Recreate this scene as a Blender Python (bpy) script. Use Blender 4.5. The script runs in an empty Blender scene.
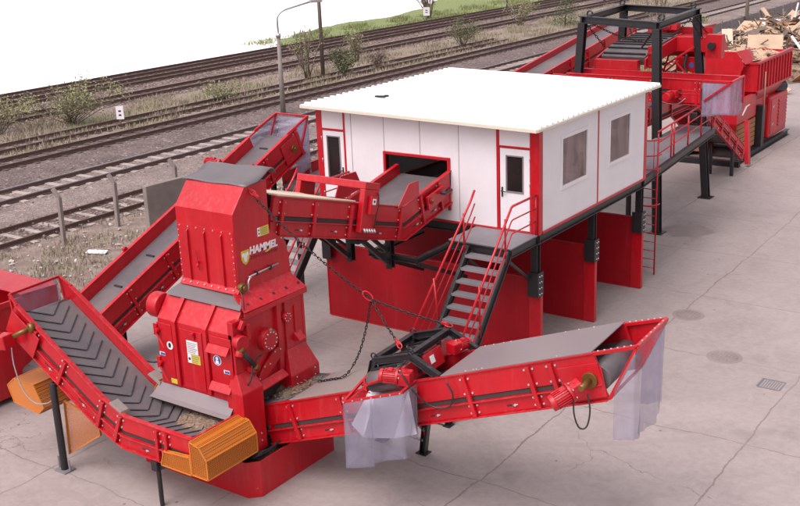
import bpy, bmesh, math, random
from mathutils import Vector, Matrix
random.seed(7)
R = math.radians
scene = bpy.context.scene
C = scene.collection
PI = math.pi

# ------------------------------------------------------------------ camera
cam_d = bpy.data.cameras.new('camera'); cam = bpy.data.objects.new('camera', cam_d); C.objects.link(cam)
scene.camera = cam
yaw, pitch, roll = 0.623844133, 0.302182408, -0.0396342524
fw = Vector((-math.sin(yaw)*math.cos(pitch), math.cos(yaw)*math.cos(pitch), -math.sin(pitch)))
r0 = Vector((math.cos(yaw), math.sin(yaw), 0)); u0 = r0.cross(fw)
r1 = r0*math.cos(roll) + u0*math.sin(roll); u1 = -r0*math.sin(roll) + u0*math.cos(roll)
m = Matrix((r1, u1, -fw)).transposed().to_4x4(); m.translation = Vector((11.5422129, -21.714378, 10.5753514))
cam.matrix_world = m
cam_d.sensor_fit = 'HORIZONTAL'; cam_d.sensor_width = 36.0; cam_d.lens = 36.0*1070.59851/800.0
cam_d.clip_start = 0.1; cam_d.clip_end = 20000
scene.render.resolution_x = 1024; scene.render.resolution_y = 648

# ------------------------------------------------------------------ world, sun, exposure
SUN_EL, SUN_AZ = R(58), R(190)          # azimuth clockwise from +Y
w = bpy.data.worlds.new('World'); scene.world = w; w.use_nodes = True
nt = w.node_tree; nt.nodes.clear()
sky = nt.nodes.new('ShaderNodeTexSky'); sky.sky_type = 'NISHITA'; sky.sun_disc = False
sky.sun_elevation = SUN_EL; sky.sun_rotation = SUN_AZ; sky.air_density = 1.0; sky.dust_density = 5.0; sky.ozone_density = 1.0
hs = nt.nodes.new('ShaderNodeHueSaturation'); hs.inputs['Saturation'].default_value = 0.22
tint = nt.nodes.new('ShaderNodeMix'); tint.data_type = 'RGBA'; tint.blend_type = 'MULTIPLY'; tint.inputs[0].default_value = 1
tint.inputs[7].default_value = (1.04, 0.945, 0.985, 1)
bg = nt.nodes.new('ShaderNodeBackground'); bg.inputs[1].default_value = 0.15
wo = nt.nodes.new('ShaderNodeOutputWorld')
nt.links.new(sky.outputs[0], hs.inputs['Color']); nt.links.new(hs.outputs[0], tint.inputs[6])
nt.links.new(tint.outputs[2], bg.inputs[0]); nt.links.new(bg.outputs[0], wo.inputs[0])
sd = bpy.data.lights.new('sun', 'SUN'); sd.energy = 0.6; sd.angle = R(60); sd.color = (1.0, 0.915, 0.9)
sun = bpy.data.objects.new('sun', sd); C.objects.link(sun)
sdir = Vector((math.sin(SUN_AZ)*math.cos(SUN_EL), math.cos(SUN_AZ)*math.cos(SUN_EL), math.sin(SUN_EL)))
sun.rotation_euler = sdir.to_track_quat('Z', 'Y').to_euler()
vs = scene.view_settings; vs.view_transform = 'Standard'; vs.look = 'None'; vs.exposure = 0.72; vs.gamma = 1; vs.use_curve_mapping = False
scene.render.engine = 'CYCLES'; scene.cycles.max_bounces = 7; scene.cycles.transparent_max_bounces = 16

# ------------------------------------------------------------------ materials
def ramp(nt, fac, stops):
    n = nt.nodes.new('ShaderNodeValToRGB'); e = n.color_ramp.elements
    while len(e) < len(stops): e.new(0.5)
    for k, (p, c) in enumerate(stops): e[k].position = p; e[k].color = (*c, 1) if len(c) == 3 else c
    nt.links.new(fac, n.inputs[0]); return n.outputs[0]
def noise(nt, vec, scale, detail=4, rough=0.55):
    n = nt.nodes.new('ShaderNodeTexNoise'); n.inputs['Scale'].default_value = scale; n.inputs['Detail'].default_value = detail
    n.inputs['Roughness'].default_value = rough; nt.links.new(vec, n.inputs['Vector']); return n.outputs['Fac']
def mixc(nt, fac, a, b, blend='MIX'):
    n = nt.nodes.new('ShaderNodeMix'); n.data_type = 'RGBA'; n.blend_type = blend
    for s, v in ((0, fac), (6, a), (7, b)):
        if isinstance(v, (int, float)): n.inputs[s].default_value = v
        elif isinstance(v, tuple): n.inputs[s].default_value = (*v, 1)
        else: nt.links.new(v, n.inputs[s])
    return n.outputs[2]
def mth(nt, op, a, b=None, c=None):
    n = nt.nodes.new('ShaderNodeMath'); n.operation = op
    for k, v in enumerate((a, b, c)):
        if v is None: continue
        if isinstance(v, (int, float)): n.inputs[k].default_value = v
        else: nt.links.new(v, n.inputs[k])
    return n.outputs[0]
def newmat(name, rough=0.5, spec=0.5, metal=0.0):
    m = bpy.data.materials.new(name); m.use_nodes = True; nt = m.node_tree
    b = nt.nodes['Principled BSDF']; b.inputs['Roughness'].default_value = rough
    b.inputs['Specular IOR Level'].default_value = spec; b.inputs['Metallic'].default_value = metal
    g = nt.nodes.new('ShaderNodeNewGeometry'); return m, nt, b, g.outputs['Position'], g
def bump(nt, b, h, strength=0.3, dist=0.01):
    n = nt.nodes.new('ShaderNodeBump'); n.inputs['Strength'].default_value = strength; n.inputs['Distance'].default_value = dist
    nt.links.new(h, n.inputs['Height']); nt.links.new(n.outputs[0], b.inputs['Normal'])
def paint(name, col, rough=0.38, dirt=(0.32, 0.26, 0.22), damt=0.35, var=0.12, coat=0.0, spec=0.5, metal=0, wear=0.0):
    m, nt, b, pos, g = newmat(name, rough, spec, metal)
    n1 = noise(nt, pos, 1.3, 5); n2 = noise(nt, pos, 9, 6, 0.7); n3 = noise(nt, pos, 45, 3)
    a = tuple(max(0, c*(1-var)) for c in col); bb = tuple(min(1, c*(1+var)) for c in col)
    base = ramp(nt, n1, [(0.3, a), (0.7, bb)])
    dm = mth(nt, 'MULTIPLY', ramp(nt, n2, [(0.5, (0, 0, 0)), (0.78, (1, 1, 1))]), damt)
    sep = nt.nodes.new('ShaderNodeSeparateXYZ'); nt.links.new(g.outputs['Normal'], sep.inputs[0])
    up = mth(nt, 'MULTIPLY', mth(nt, 'MAXIMUM', sep.outputs[2], 0.13), dm)
    cc = mixc(nt, up, base, dirt)
    if wear:
        mp = nt.nodes.new('ShaderNodeMapping'); mp.inputs['Scale'].default_value = (7, 7, 0.9); nt.links.new(pos, mp.inputs[0])
        st = noise(nt, mp.outputs[0], 1.0, 6, 0.7); ch = noise(nt, pos, 26, 4, 0.6); big = noise(nt, pos, 0.8, 3)
        cc = mixc(nt, mth(nt, 'MULTIPLY', ramp(nt, st, [(0.52, (0, 0, 0)), (0.72, (1, 1, 1))]), wear), cc, dirt)
        cm = mth(nt, 'MULTIPLY', mth(nt, 'GREATER_THAN', ch, 0.715), mth(nt, 'GREATER_THAN', big, 0.5))
        cc = mixc(nt, mth(nt, 'MULTIPLY', cm, min(1, wear*6)), cc, (0.12, 0.07, 0.06))
    nt.links.new(cc, b.inputs['Base Color'])
    rr = mth(nt, 'MULTIPLY_ADD', n3, 0.18, rough-0.09); nt.links.new(rr, b.inputs['Roughness'])
    b.inputs['Coat Weight'].default_value = coat; b.inputs['Coat Roughness'].default_value = 0.15
    bump(nt, b, n1, 0.12, 0.02)
    return m
M = {}
M['red'] = paint('red_paint', (0.43, 0.003, 0.011), 0.36, damt=0.35, coat=0.12, spec=0.45, wear=0.09)
M['dullred'] = paint('red_wall_panel', (0.33, 0.004, 0.011), 0.5, damt=0.12, wear=0.05, spec=0.3)
M['black'] = paint('black_steel', (0.016, 0.015, 0.017), 0.42, damt=0.25)
M['steel'] = paint('galvanised_steel', (0.5, 0.5, 0.52), 0.38, damt=0.2, metal=0.75)
M['grating'] = paint('grey_steel_plate', (0.19, 0.185, 0.2), 0.5, damt=0.3, metal=0.2)
M['bolt'] = paint('zinc_bolt', (0.62, 0.6, 0.6), 0.3, damt=0.1, metal=0.7)
M['white'] = paint('white_coated_sheet', (0.7, 0.69, 0.7), 0.42, damt=0.08, var=0.04, wear=0.05)
M['roofwhite'] = paint('white_roof_sheet', (0.84, 0.84, 0.81), 0.45, damt=0.04, var=0.02)
M['cream'] = paint('cream_trim', (0.62, 0.58, 0.47), 0.5, damt=0.1, var=0.04)
M['wood'] = paint('pale_timber', (0.45, 0.33, 0.22), 0.7, damt=0.4)
M['paletimber'] = paint('cream_planed_board', (0.6, 0.5, 0.37), 0.6, damt=0.2)
M['darkwood'] = paint('weathered_timber', (0.13, 0.1, 0.08), 0.8, damt=0.4)
M['yellow'] = paint('yellow_sticker', (0.55, 0.47, 0.05), 0.5, damt=0.1)
M['sticker'] = paint('white_sticker', (0.75, 0.74, 0.75), 0.5, damt=0.1)
M['blue'] = paint('blue_sticker', (0.05, 0.09, 0.3), 0.5, damt=0.0)
M['ink'] = paint('dark_print', (0.12, 0.004, 0.01), 0.5, damt=0.0)
M['blackink'] = paint('black_print', (0.02, 0.02, 0.02), 0.5, damt=0.0)
M['brass'] = paint('brass_shaft', (0.2, 0.11, 0.03), 0.4, damt=0.3, metal=0.6)
M['concrete_post'] = paint('weathered_concrete', (0.23, 0.2, 0.18), 0.85, damt=0.5, dirt=(0.13, 0.11, 0.09), var=0.2)
M['fencegrey'] = paint('grey_fence_panel', (0.2, 0.185, 0.19), 0.8, damt=0.4)
M['rust'] = paint('rusty_rail', (0.11, 0.065, 0.055), 0.6, damt=0.2, dirt=(0.12, 0.08, 0.06))
M['rail_shine'] = paint('worn_rail_head', (0.42, 0.4, 0.42), 0.25, damt=0.15, metal=0.9)
M['sleeper'] = paint('concrete_sleeper', (0.34, 0.3, 0.27), 0.85, damt=0.5, dirt=(0.16, 0.13, 0.11), var=0.2)
M['woodsleeper'] = paint('tarred_sleeper', (0.085, 0.062, 0.052), 0.85, damt=0.3, var=0.2)
M['chain'] = paint('chain_steel', (0.035, 0.028, 0.027), 0.45, damt=0.1, metal=0.5)
M['rope'] = paint('grey_cable', (0.3, 0.28, 0.28), 0.5, damt=0.0)
M['hose'] = paint('black_hose', (0.02, 0.02, 0.02), 0.35, damt=0.1)
M['darkinside'] = paint('dark_interior', (0.05, 0.03, 0.03), 0.8, damt=0.1)  # near-black tone, also painted as shade into conveyor frame gaps
M['boardbrown'] = paint('brown_slatted_board', (0.32, 0.14, 0.05), 0.6, damt=0.3)

def belt_mat(name, col, rough, dust):
    m, nt, b, pos, g = newmat(name, rough, 0.5)
    n1 = noise(nt, pos, 0.9, 6, 0.65); n2 = noise(nt, pos, 14, 4, 0.7)
    f = mth(nt, 'MULTIPLY', ramp(nt, n1, [(0.35, (0, 0, 0)), (0.72, (1, 1, 1))]), dust)
    c = mixc(nt, f, col, (0.27, 0.22, 0.19)); c = mixc(nt, mth(nt, 'MULTIPLY', n2, 0.35), c, (0.12, 0.11, 0.115))
    nt.links.new(c, b.inputs['Base Color']); bump(nt, b, n2, 0.15, 0.01); return m
M['belt'] = belt_mat('grey_rubber_belt', (0.085, 0.08, 0.088), 0.42, 0.45)
M['mat'] = belt_mat('rubber_mat', (0.11, 0.105, 0.11), 0.38, 0.25)
M['cover'] = belt_mat('dusty_belt_cover', (0.21, 0.18, 0.187), 0.36, 0.35)
M['cover2'] = belt_mat('dusty_pale_cover', (0.26, 0.22, 0.2), 0.6, 0.8)
M['cleat'] = paint('belt_cleat_rubber', (0.035, 0.033, 0.037), 0.55, damt=0.5, dirt=(0.16, 0.13, 0.12))

def stone_mat(name, ramp_stops, scale, bumpd, rough=0.9, patch=None):
    m, nt, b, pos, g = newmat(name, rough, 0.2)
    v = nt.nodes.new('ShaderNodeTexVoronoi'); v.inputs['Scale'].default_value = scale; nt.links.new(pos, v.inputs['Vector'])
    sep = nt.nodes.new('ShaderNodeSeparateColor'); nt.links.new(v.outputs['Color'], sep.inputs[0])
    c = ramp(nt, sep.outputs[0], ramp_stops)
    n1 = noise(nt, pos, 0.5, 6, 0.65)
    c = mixc(nt, 1.0, c, ramp(nt, n1, [(0.25, (0.68, 0.66, 0.66)), (0.75, (1.2, 1.17, 1.15))]), 'MULTIPLY')
    if patch:
        n2 = noise(nt, pos, patch[0], 6, 0.7)
        c = mixc(nt, ramp(nt, n2, [(patch[1], (0, 0, 0)), (patch[2], (1, 1, 1))]), c, patch[3])
    nt.links.new(c, b.inputs['Base Color']); bump(nt, b, v.outputs['Distance'], 0.7, bumpd)
    return m
M['ballast'] = stone_mat('grey_ballast', [(0, (0.18, 0.148, 0.132)), (0.5, (0.235, 0.195, 0.176)), (0.93, (0.26, 0.225, 0.21)), (1, (0.38, 0.34, 0.32))], 11, 0.06)
M['darkballast'] = stone_mat('dark_ballast', [(0, (0.11, 0.088, 0.08)), (0.5, (0.158, 0.13, 0.119)), (0.95, (0.2, 0.168, 0.156)), (1, (0.38, 0.34, 0.32))], 9, 0.08)
M['brownballast'] = stone_mat('rusty_brown_ballast', [(0, (0.07, 0.05, 0.043)), (0.6, (0.17, 0.13, 0.115)), (1, (0.32, 0.27, 0.25))], 9, 0.06, patch=(0.6, 0.55, 0.75, (0.15, 0.16, 0.07)))

def ground_mat():
    m, nt, b, pos, g = newmat('weedy_soil', 0.95, 0.15)
    sx = nt.nodes.new('ShaderNodeSeparateXYZ'); nt.links.new(pos, sx.inputs[0])
    n1 = noise(nt, pos, 0.22, 8, 0.7); n2 = noise(nt, pos, 1.6, 8, 0.75); n3 = noise(nt, pos, 8, 6, 0.8)
    soil = ramp(nt, n2, [(0.3, (0.19, 0.145, 0.118)), (0.5, (0.3, 0.24, 0.2)), (0.7, (0.42, 0.35, 0.3))])
    weed = ramp(nt, n3, [(0.3, (0.17, 0.14, 0.11)), (0.6, (0.31, 0.26, 0.215))])
    grass = ramp(nt, n3, [(0.3, (0.17, 0.215, 0.08)), (0.7, (0.27, 0.32, 0.15))])
    far = mth(nt, 'LESS_THAN', sx.outputs[0], -34.0)
    c = mixc(nt, mth(nt, 'MULTIPLY', far, 0.7), soil, weed)
    # green verge beyond the last track
    edge = mth(nt, 'ADD', sx.outputs[0], mth(nt, 'MULTIPLY', n1, 1.5))
    bank = mth(nt, 'LESS_THAN', edge, -52.6)
    gm = ramp(nt, n1, [(0.5, (0, 0, 0)), (0.66, (1, 1, 1))])
    gm2 = mth(nt, 'MULTIPLY', gm, mth(nt, 'MULTIPLY_ADD', far, 0.45, 0.12))
    c = mixc(nt, gm2, c, grass); c = mixc(nt, bank, c, grass)
    nt.links.new(c, b.inputs['Base Color']); bump(nt, b, n3, 0.8, 0.12); return m
M['soil'] = ground_mat()

def concrete_mat():
    m, nt, b, pos, g = newmat('yard_concrete', 0.75, 0.3)
    n1 = noise(nt, pos, 0.16, 6, 0.6); n2 = noise(nt, pos, 0.75, 8, 0.68); n3 = noise(nt, pos, 6, 6, 0.75); n4 = noise(nt, pos, 55, 2)
    c = ramp(nt, n1, [(0.3, (0.29, 0.252, 0.236)), (0.7, (0.36, 0.316, 0.298))])
    c = mixc(nt, 1.0, c, ramp(nt, n2, [(0.28, (0.86, 0.85, 0.845)), (0.5, (1, 1, 1)), (0.75, (1.08, 1.08, 1.07))]), 'MULTIPLY')
    c = mixc(nt, 1.0, c, ramp(nt, n3, [(0.25, (0.88, 0.87, 0.86)), (0.6, (1.03, 1.03, 1.03))]), 'MULTIPLY')
    # dark oil stains, small dark spots and pale scuffs
    n5 = noise(nt, pos, 0.5, 3, 0.5); c = mixc(nt, mth(nt, 'MULTIPLY', ramp(nt, n5, [(0.63, (0, 0, 0)), (0.72, (1, 1, 1))]), 0.3), c, (0.16, 0.135, 0.125))
    mp = nt.nodes.new('ShaderNodeMapping'); mp.inputs['Scale'].default_value = (1.4, 0.35, 1); mp.inputs['Rotation'].default_value = (0, 0, 0.7)
    nt.links.new(pos, mp.inputs[0]); n6 = noise(nt, mp.outputs[0], 1.1, 7, 0.75)
    c = mixc(nt, mth(nt, 'MULTIPLY', ramp(nt, n6, [(0.62, (0, 0, 0)), (0.8, (1, 1, 1))]), 0.4), c, (0.5, 0.46, 0.45))
    # faint curved tyre marks: thin rings round a far centre, broken up by noise
    off = nt.nodes.new('ShaderNodeVectorMath'); off.operation = 'SUBTRACT'; off.inputs[1].default_value = (-6.0, 10.0, 0); nt.links.new(pos, off.inputs[0])
    ln = nt.nodes.new('ShaderNodeVectorMath'); ln.operation = 'LENGTH'; nt.links.new(off.outputs[0], ln.inputs[0])
    tw = mth(nt, 'PINGPONG', mth(nt, 'ADD', ln.outputs['Value'], mth(nt, 'MULTIPLY', n1, 1.5)), 1.05)
    tm = mth(nt, 'MULTIPLY', mth(nt, 'LESS_THAN', tw, 0.1), ramp(nt, n2, [(0.42, (0, 0, 0)), (0.6, (1, 1, 1))]))
    c = mixc(nt, mth(nt, 'MULTIPLY', tm, mth(nt, 'MULTIPLY', n3, 0.22)), c, (0.13, 0.11, 0.105))
    v = nt.nodes.new('ShaderNodeTexVoronoi'); v.inputs['Scale'].default_value = 1.1; nt.links.new(pos, v.inputs['Vector'])
    c = mixc(nt, mth(nt, 'MULTIPLY', mth(nt, 'LESS_THAN', v.outputs['Distance'], 0.035), 0.6), c, (0.09, 0.07, 0.065))
    # slab joints: world-space grid with wandering edges
    nd = noise(nt, pos, 2.2, 6, 0.75); nl = noise(nt, pos, 0.35, 3); wob = mth(nt, 'ADD', mth(nt, 'MULTIPLY', mth(nt, 'SUBTRACT', nd, 0.5), 0.16), mth(nt, 'MULTIPLY', mth(nt, 'SUBTRACT', nl, 0.5), 0.45))
    sx = nt.nodes.new('ShaderNodeSeparateXYZ'); nt.links.new(pos, sx.inputs[0])
    def line(coord, origin, period, wdt):
        q = mth(nt, 'ADD', mth(nt, 'SUBTRACT', coord, origin), wob)
        f = mth(nt, 'PINGPONG', q, period/2)
        return mth(nt, 'LESS_THAN', f, mth(nt, 'MULTIPLY_ADD', nd, wdt, wdt*0.35))
    j = mth(nt, 'MAXIMUM', line(sx.outputs[0], 1.7, 3.9, 0.022), line(sx.outputs[1], -1.65, 4.1, 0.017))
    # fine wandering cracks
    v2 = nt.nodes.new('ShaderNodeTexVoronoi'); v2.feature = 'DISTANCE_TO_EDGE'; v2.inputs['Scale'].default_value = 0.19
    mw = nt.nodes.new('ShaderNodeVectorMath'); mw.operation = 'ADD'
    nn = nt.nodes.new('ShaderNodeTexNoise'); nn.inputs['Scale'].default_value = 1.2; nn.inputs['Detail'].default_value = 6; nt.links.new(pos, nn.inputs['Vector'])
    nt.links.new(pos, mw.inputs[0]); nt.links.new(nn.outputs['Color'], mw.inputs[1]); nt.links.new(mw.outputs[0], v2.inputs['Vector'])
    cr = mth(nt, 'MULTIPLY', mth(nt, 'LESS_THAN', v2.outputs['Distance'], 0.0013), mth(nt, 'GREATER_THAN', n1, 0.52))
    jm = mth(nt, 'MULTIPLY', j, mth(nt, 'MULTIPLY_ADD', ramp(nt, n1, [(0.35, (0, 0, 0)), (0.6, (1, 1, 1))]), 0.5, 0.22))
    c = mixc(nt, jm, c, (0.15, 0.115, 0.095)); c = mixc(nt, mth(nt, 'MULTIPLY', cr, 0.55), c, (0.13, 0.1, 0.085))
    nt.links.new(c, b.inputs['Base Color'])
    h = mth(nt, 'SUBTRACT', mth(nt, 'MULTIPLY', n4, 0.3), mth(nt, 'MULTIPLY', j, 1.0)); bump(nt, b, h, 0.35, 0.012)
    nt.links.new(mth(nt, 'MULTIPLY_ADD', n2, 0.3, 0.55), b.inputs['Roughness'])
    return m
M['concrete'] = concrete_mat()

def guard_mat(name='orange_mesh_guard', th=0.4, amt=0.75, col=(0.46, 0.135, 0.012)):   # orange perforated sheet: small holes cut through
    m, nt, b, pos, g = newmat(name, 0.45, 0.5)
    b.inputs['Base Color'].default_value = (*col, 1)
    v = nt.nodes.new('ShaderNodeTexVoronoi'); v.inputs['Scale'].default_value = 30; v.inputs['Randomness'].default_value = 0.0
    nt.links.new(pos, v.inputs['Vector'])
    hole = mth(nt, 'MULTIPLY', mth(nt, 'LESS_THAN', v.outputs['Distance'], th), amt)
    tr = nt.nodes.new('ShaderNodeBsdfTransparent'); mx = nt.nodes.new('ShaderNodeMixShader')
    nt.links.new(hole, mx.inputs[0]); nt.links.new(b.outputs[0], mx.inputs[1]); nt.links.new(tr.outputs[0], mx.inputs[2])
    nt.links.new(mx.outputs[0], nt.nodes['Material Output'].inputs[0]); return m
M['guard'] = guard_mat()
M['guard_open'] = guard_mat('fine_orange_mesh', .5, .8, (0.5, 0.16, 0.03))
M['orange'] = paint('orange_frame', (0.52, 0.17, 0.02), 0.42, damt=0.15)

def pvc_mat(name, tcol, amt, dif, streak=False, metal=0.0, rough=0.12):
    m, nt, b, pos, g = newmat(name, rough, 0.6, metal)
    b.inputs['Base Color'].default_value = (*dif, 1)
    tr = nt.nodes.new('ShaderNodeBsdfTransparent'); tr.inputs[0].default_value = (*tcol, 1)
    mpp = nt.nodes.new('ShaderNodeMapping'); mpp.inputs['Scale'].default_value = (1, 1, 0.18 if streak else 0.6); nt.links.new(pos, mpp.inputs[0])
    n1 = noise(nt, mpp.outputs[0], 5.0 if streak else 2.2, 5 if streak else 2, 0.55)
    f = mth(nt, 'MULTIPLY_ADD', ramp(nt, n1, [(0.35, (0, 0, 0)), (0.75, (1, 1, 1))]), -0.5 if streak else -0.22, amt+(0.25 if streak else 0))
    mx = nt.nodes.new('ShaderNodeMixShader'); nt.links.new(f, mx.inputs[0])
    nt.links.new(b.outputs[0], mx.inputs[1]); nt.links.new(tr.outputs[0], mx.inputs[2])
    nt.links.new(mx.outputs[0], nt.nodes['Material Output'].inputs[0]); return m
M['chute'] = paint('worn_steel_sheet', (0.3, 0.29, 0.3), 0.35, damt=0.4, metal=0.85)
M['pvc'] = pvc_mat('clear_pvc_strip', (0.93, 0.92, 0.96), 0.88, (0.36, 0.36, 0.44))
M['pvcdirty'] = pvc_mat('stained_pvc_sheet', (0.85, 0.8, 0.9), 0.5, (0.4, 0.36, 0.46), streak=True)
M['damp'] = paint('damp_concrete', (0.25, 0.21, 0.195), 0.6, damt=0.3)
M['pvc2'] = pvc_mat('hazy_pvc_sheet', (0.88, 0.86, 0.95), 0.7, (0.46, 0.45, 0.53))
M['sidepane'] = pvc_mat('reflective_side_window', (0.88, 0.84, 0.83), 0.8, (0.62, 0.54, 0.55), metal=1.0, rough=0.03)
M['glass'] = pvc_mat('window_glass', (0.55, 0.5, 0.5), 0.72, (0.05, 0.04, 0.04))

def leaf_mat(name, a, b_):
    m, nt, b, pos, g = newmat(name, 0.7, 0.2)
    n1 = noise(nt, pos, 2.5, 4, 0.7); nt.links.new(ramp(nt, n1, [(0.3, a), (0.7, b_)]), b.inputs['Base Color']); return m
M['leaf'] = leaf_mat('spring_leaf', (0.2, 0.21, 0.1), (0.33, 0.34, 0.18))
M['leaf_dark'] = leaf_mat('dark_leaf', (0.07, 0.09, 0.04), (0.15, 0.18, 0.08))
M['twig'] = leaf_mat('bare_twig', (0.15, 0.12, 0.095), (0.24, 0.19, 0.155))
M['grass'] = leaf_mat('grass_blades', (0.15, 0.18, 0.07), (0.27, 0.3, 0.14))
M['dry'] = leaf_mat('dry_grass', (0.25, 0.205, 0.165), (0.38, 0.32, 0.26))
M['debris'] = paint('pale_rubble', (0.5, 0.46, 0.43), 0.85, damt=0.6, dirt=(0.3, 0.22, 0.17), var=0.3)
def rubble_mat():
    m, nt, b, pos, g = newmat('shredded_material', 0.9, 0.2)
    n1 = noise(nt, pos, 14, 8, 0.8)
    nt.links.new(ramp(nt, n1, [(0.3, (0.09, 0.055, 0.035)), (0.48, (0.26, 0.18, 0.12)), (0.62, (0.4, 0.32, 0.25)), (0.75, (0.55, 0.5, 0.45))]), b.inputs['Base Color'])
    bump(nt, b, n1, 0.9, 0.06); return m
M['rubble'] = rubble_mat()
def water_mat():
    m, nt, b, pos, g = newmat('glare_white_water', 0.7, 0.2)
    b.inputs['Base Color'].default_value = (0.95, 0.96, 0.96, 1)  # near-white base colour stands in for overexposed glare
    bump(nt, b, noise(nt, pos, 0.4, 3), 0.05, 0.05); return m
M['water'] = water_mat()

# ------------------------------------------------------------------ mesh builder
class MB:
    def __init__(s): s.v = []; s.f = []; s.sm = []; s.mi = []; s.cur = 0
    def add(s, vs, fs, smooth=False):
        o = len(s.v); s.v += [Vector(a) for a in vs]
        for k, f in enumerate(fs):
            s.f.append([i+o for i in f]); s.sm.append(smooth if isinstance(smooth, bool) else smooth[k]); s.mi.append(s.cur)
        return s
    def hexa(s, p):   # 8 points: bottom 4 ccw then top 4
        return s.add(p, [(0, 3, 2, 1), (4, 5, 6, 7), (0, 1, 5, 4), (1, 2, 6, 5), (2, 3, 7, 6), (3, 0, 4, 7)])
    def box(s, x0, x1, y0, y1, z0, z1):
        return s.hexa([(x0, y0, z0), (x1, y0, z0), (x1, y1, z0), (x0, y1, z0), (x0, y0, z1), (x1, y0, z1), (x1, y1, z1), (x0, y1, z1)])
    def obox(s, c, size, rot):
        c = Vector(c); mm = rot if isinstance(rot, Matrix) else Matrix.Rotation(rot, 3, 'Z')
        a, b_, d = size[0]/2, size[1]/2, size[2]/2
        return s.hexa([c+mm@Vector(q) for q in ((-a, -b_, -d), (a, -b_, -d), (a, b_, -d), (-a, b_, -d), (-a, -b_, d), (a, -b_, d), (a, b_, d), (-a, b_, d))])
    def beam(s, p, q, w, h, up=(0, 0, 1)):
        p = Vector(p); q = Vector(q); d = (q-p).normalized(); up = Vector(up)
        if abs(d.dot(up)) > 0.98: up = Vector((1, 0, 0))
        x = d.cross(up).normalized()*w/2; y = x.cross(d).normalized()*h/2
        return s.hexa([p-x-y, p+x-y, q+x-y, q-x-y, p-x+y, p+x+y, q+x+y, q-x+y])
    def ibeam(s, p, q, w, h, t=0.02, up=(0, 0, 1)):
        p = Vector(p); q = Vector(q); d = (q-p).normalized(); u_ = Vector(up)
        if abs(d.dot(u_)) > 0.98: u_ = Vector((1, 0, 0))
        x = d.cross(u_).normalized(); y = x.cross(d).normalized()
        s.beam(p, q, t, h-2*t, up)
        for k in (-1, 1): s.beam(p+y*k*(h-t)/2, q+y*k*(h-t)/2, w, t, up)
        return s
    def tube(s, p, q, r, n=12, r2=None):
        p = Vector(p); q = Vector(q); d = (q-p).normalized(); r2 = r if r2 is None else r2
        a = d.orthogonal().normalized(); b_ = d.cross(a)
        vs = [p+(a*math.cos(2*PI*k/n)+b_*math.sin(2*PI*k/n))*r for k in range(n)] + [q+(a*math.cos(2*PI*k/n)+b_*math.sin(2*PI*k/n))*r2 for k in range(n)]
        fs = [(k, (k+1) % n, n+(k+1) % n, n+k) for k in range(n)] + [tuple(range(n-1, -1, -1)), tuple(range(n, 2*n))]
        return s.add(vs, fs, [True]*n+[False, False])
    def path(s, pts, r, n=6):
        pts = [Vector(p) for p in pts]; vs = []; fs = []; L = len(pts)
        prev = None
        for i, p in enumerate(pts):
            d = (pts[min(i+1, L-1)]-pts[max(i-1, 0)]).normalized()
            a = d.orthogonal().normalized() if prev is None else (prev-d*prev.dot(d)).normalized()
            prev = a; b_ = d.cross(a)
            vs += [p+(a*math.cos(2*PI*k/n)+b_*math.sin(2*PI*k/n))*r for k in range(n)]
        for i in range(L-1): fs += [(i*n+k, i*n+(k+1) % n, (i+1)*n+(k+1) % n, (i+1)*n+k) for k in range(n)]
        fs += [tuple(range(n-1, -1, -1)), tuple(range((L-1)*n, L*n))]
        return s.add(vs, fs, True)
    def prism(s, poly, ext):   # poly: 3D points, ext: vector
        ext = Vector(ext); p = [Vector(a) for a in poly]; n = len(p)
        return s.add(p+[a+ext for a in p], [tuple(range(n-1, -1, -1)), tuple(range(n, 2*n))]+[(k, (k+1) % n, n+(k+1) % n, n+k) for k in range(n)])
    def sheet(s, rows, th, smooth=True):   # grid of points thickened
        ny = len(rows); nx = len(rows[0]); P = [[Vector(a) for a in r_] for r_ in rows]
        vs = []; N = [[None]*nx for _ in range(ny)]
        for j in range(ny):
            for i in range(nx):
                dx = P[j][min(i+1, nx-1)]-P[j][max(i-1, 0)]; dy = P[min(j+1, ny-1)][i]-P[max(j-1, 0)][i]
                N[j][i] = dx.cross(dy).normalized()*th/2
        for sg in (1, -1):
            for j in range(ny):
                for i in range(nx): vs.append(P[j][i]+N[j][i]*sg)
        o = nx*ny; fs = []; sm = []
        for j in range(ny-1):
            for i in range(nx-1):
                a = j*nx+i; fs.append((a, a+1, a+nx+1, a+nx)); fs.append((o+a, o+a+nx, o+a+nx+1, o+a+1)); sm += [smooth, smooth]
        for i in range(nx-1):
            fs.append((i+1, i, o+i, o+i+1)); a = (ny-1)*nx+i; fs.append((a, a+1, o+a+1, o+a)); sm += [False, False]
        for j in range(ny-1):
            a = j*nx; fs.append((a, a+nx, o+a+nx, o+a)); a = j*nx+nx-1; fs.append((a+nx, a, o+a, o+a+nx)); sm += [False, False]
        return s.add(vs, fs, sm)
    def bolt(s, p, d, r=0.022, h=0.02):
        p = Vector(p); return s.tube(p, p+Vector(d).normalized()*h, r, 6)
    def blob(s, c, size, rng, n=7):   # rough stone
        c = Vector(c); bm = bmesh.new(); bmesh.ops.create_icosphere(bm, subdivisions=1, radius=0.5)
        rot = Matrix.Rotation(rng.uniform(0, 6), 3, 'Z')@Matrix.Rotation(rng.uniform(0, 6), 3, 'X')
        vs = [c+rot@Vector((v.co.x*size[0]*rng.uniform(.6, 1.1), v.co.y*size[1]*rng.uniform(.6, 1.1), v.co.z*size[2]*rng.uniform(.6, 1.1))) for v in bm.verts]
        fs = [tuple(v.index for v in f.verts) for f in bm.faces]; bm.free(); return s.add(vs, fs)
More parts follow.
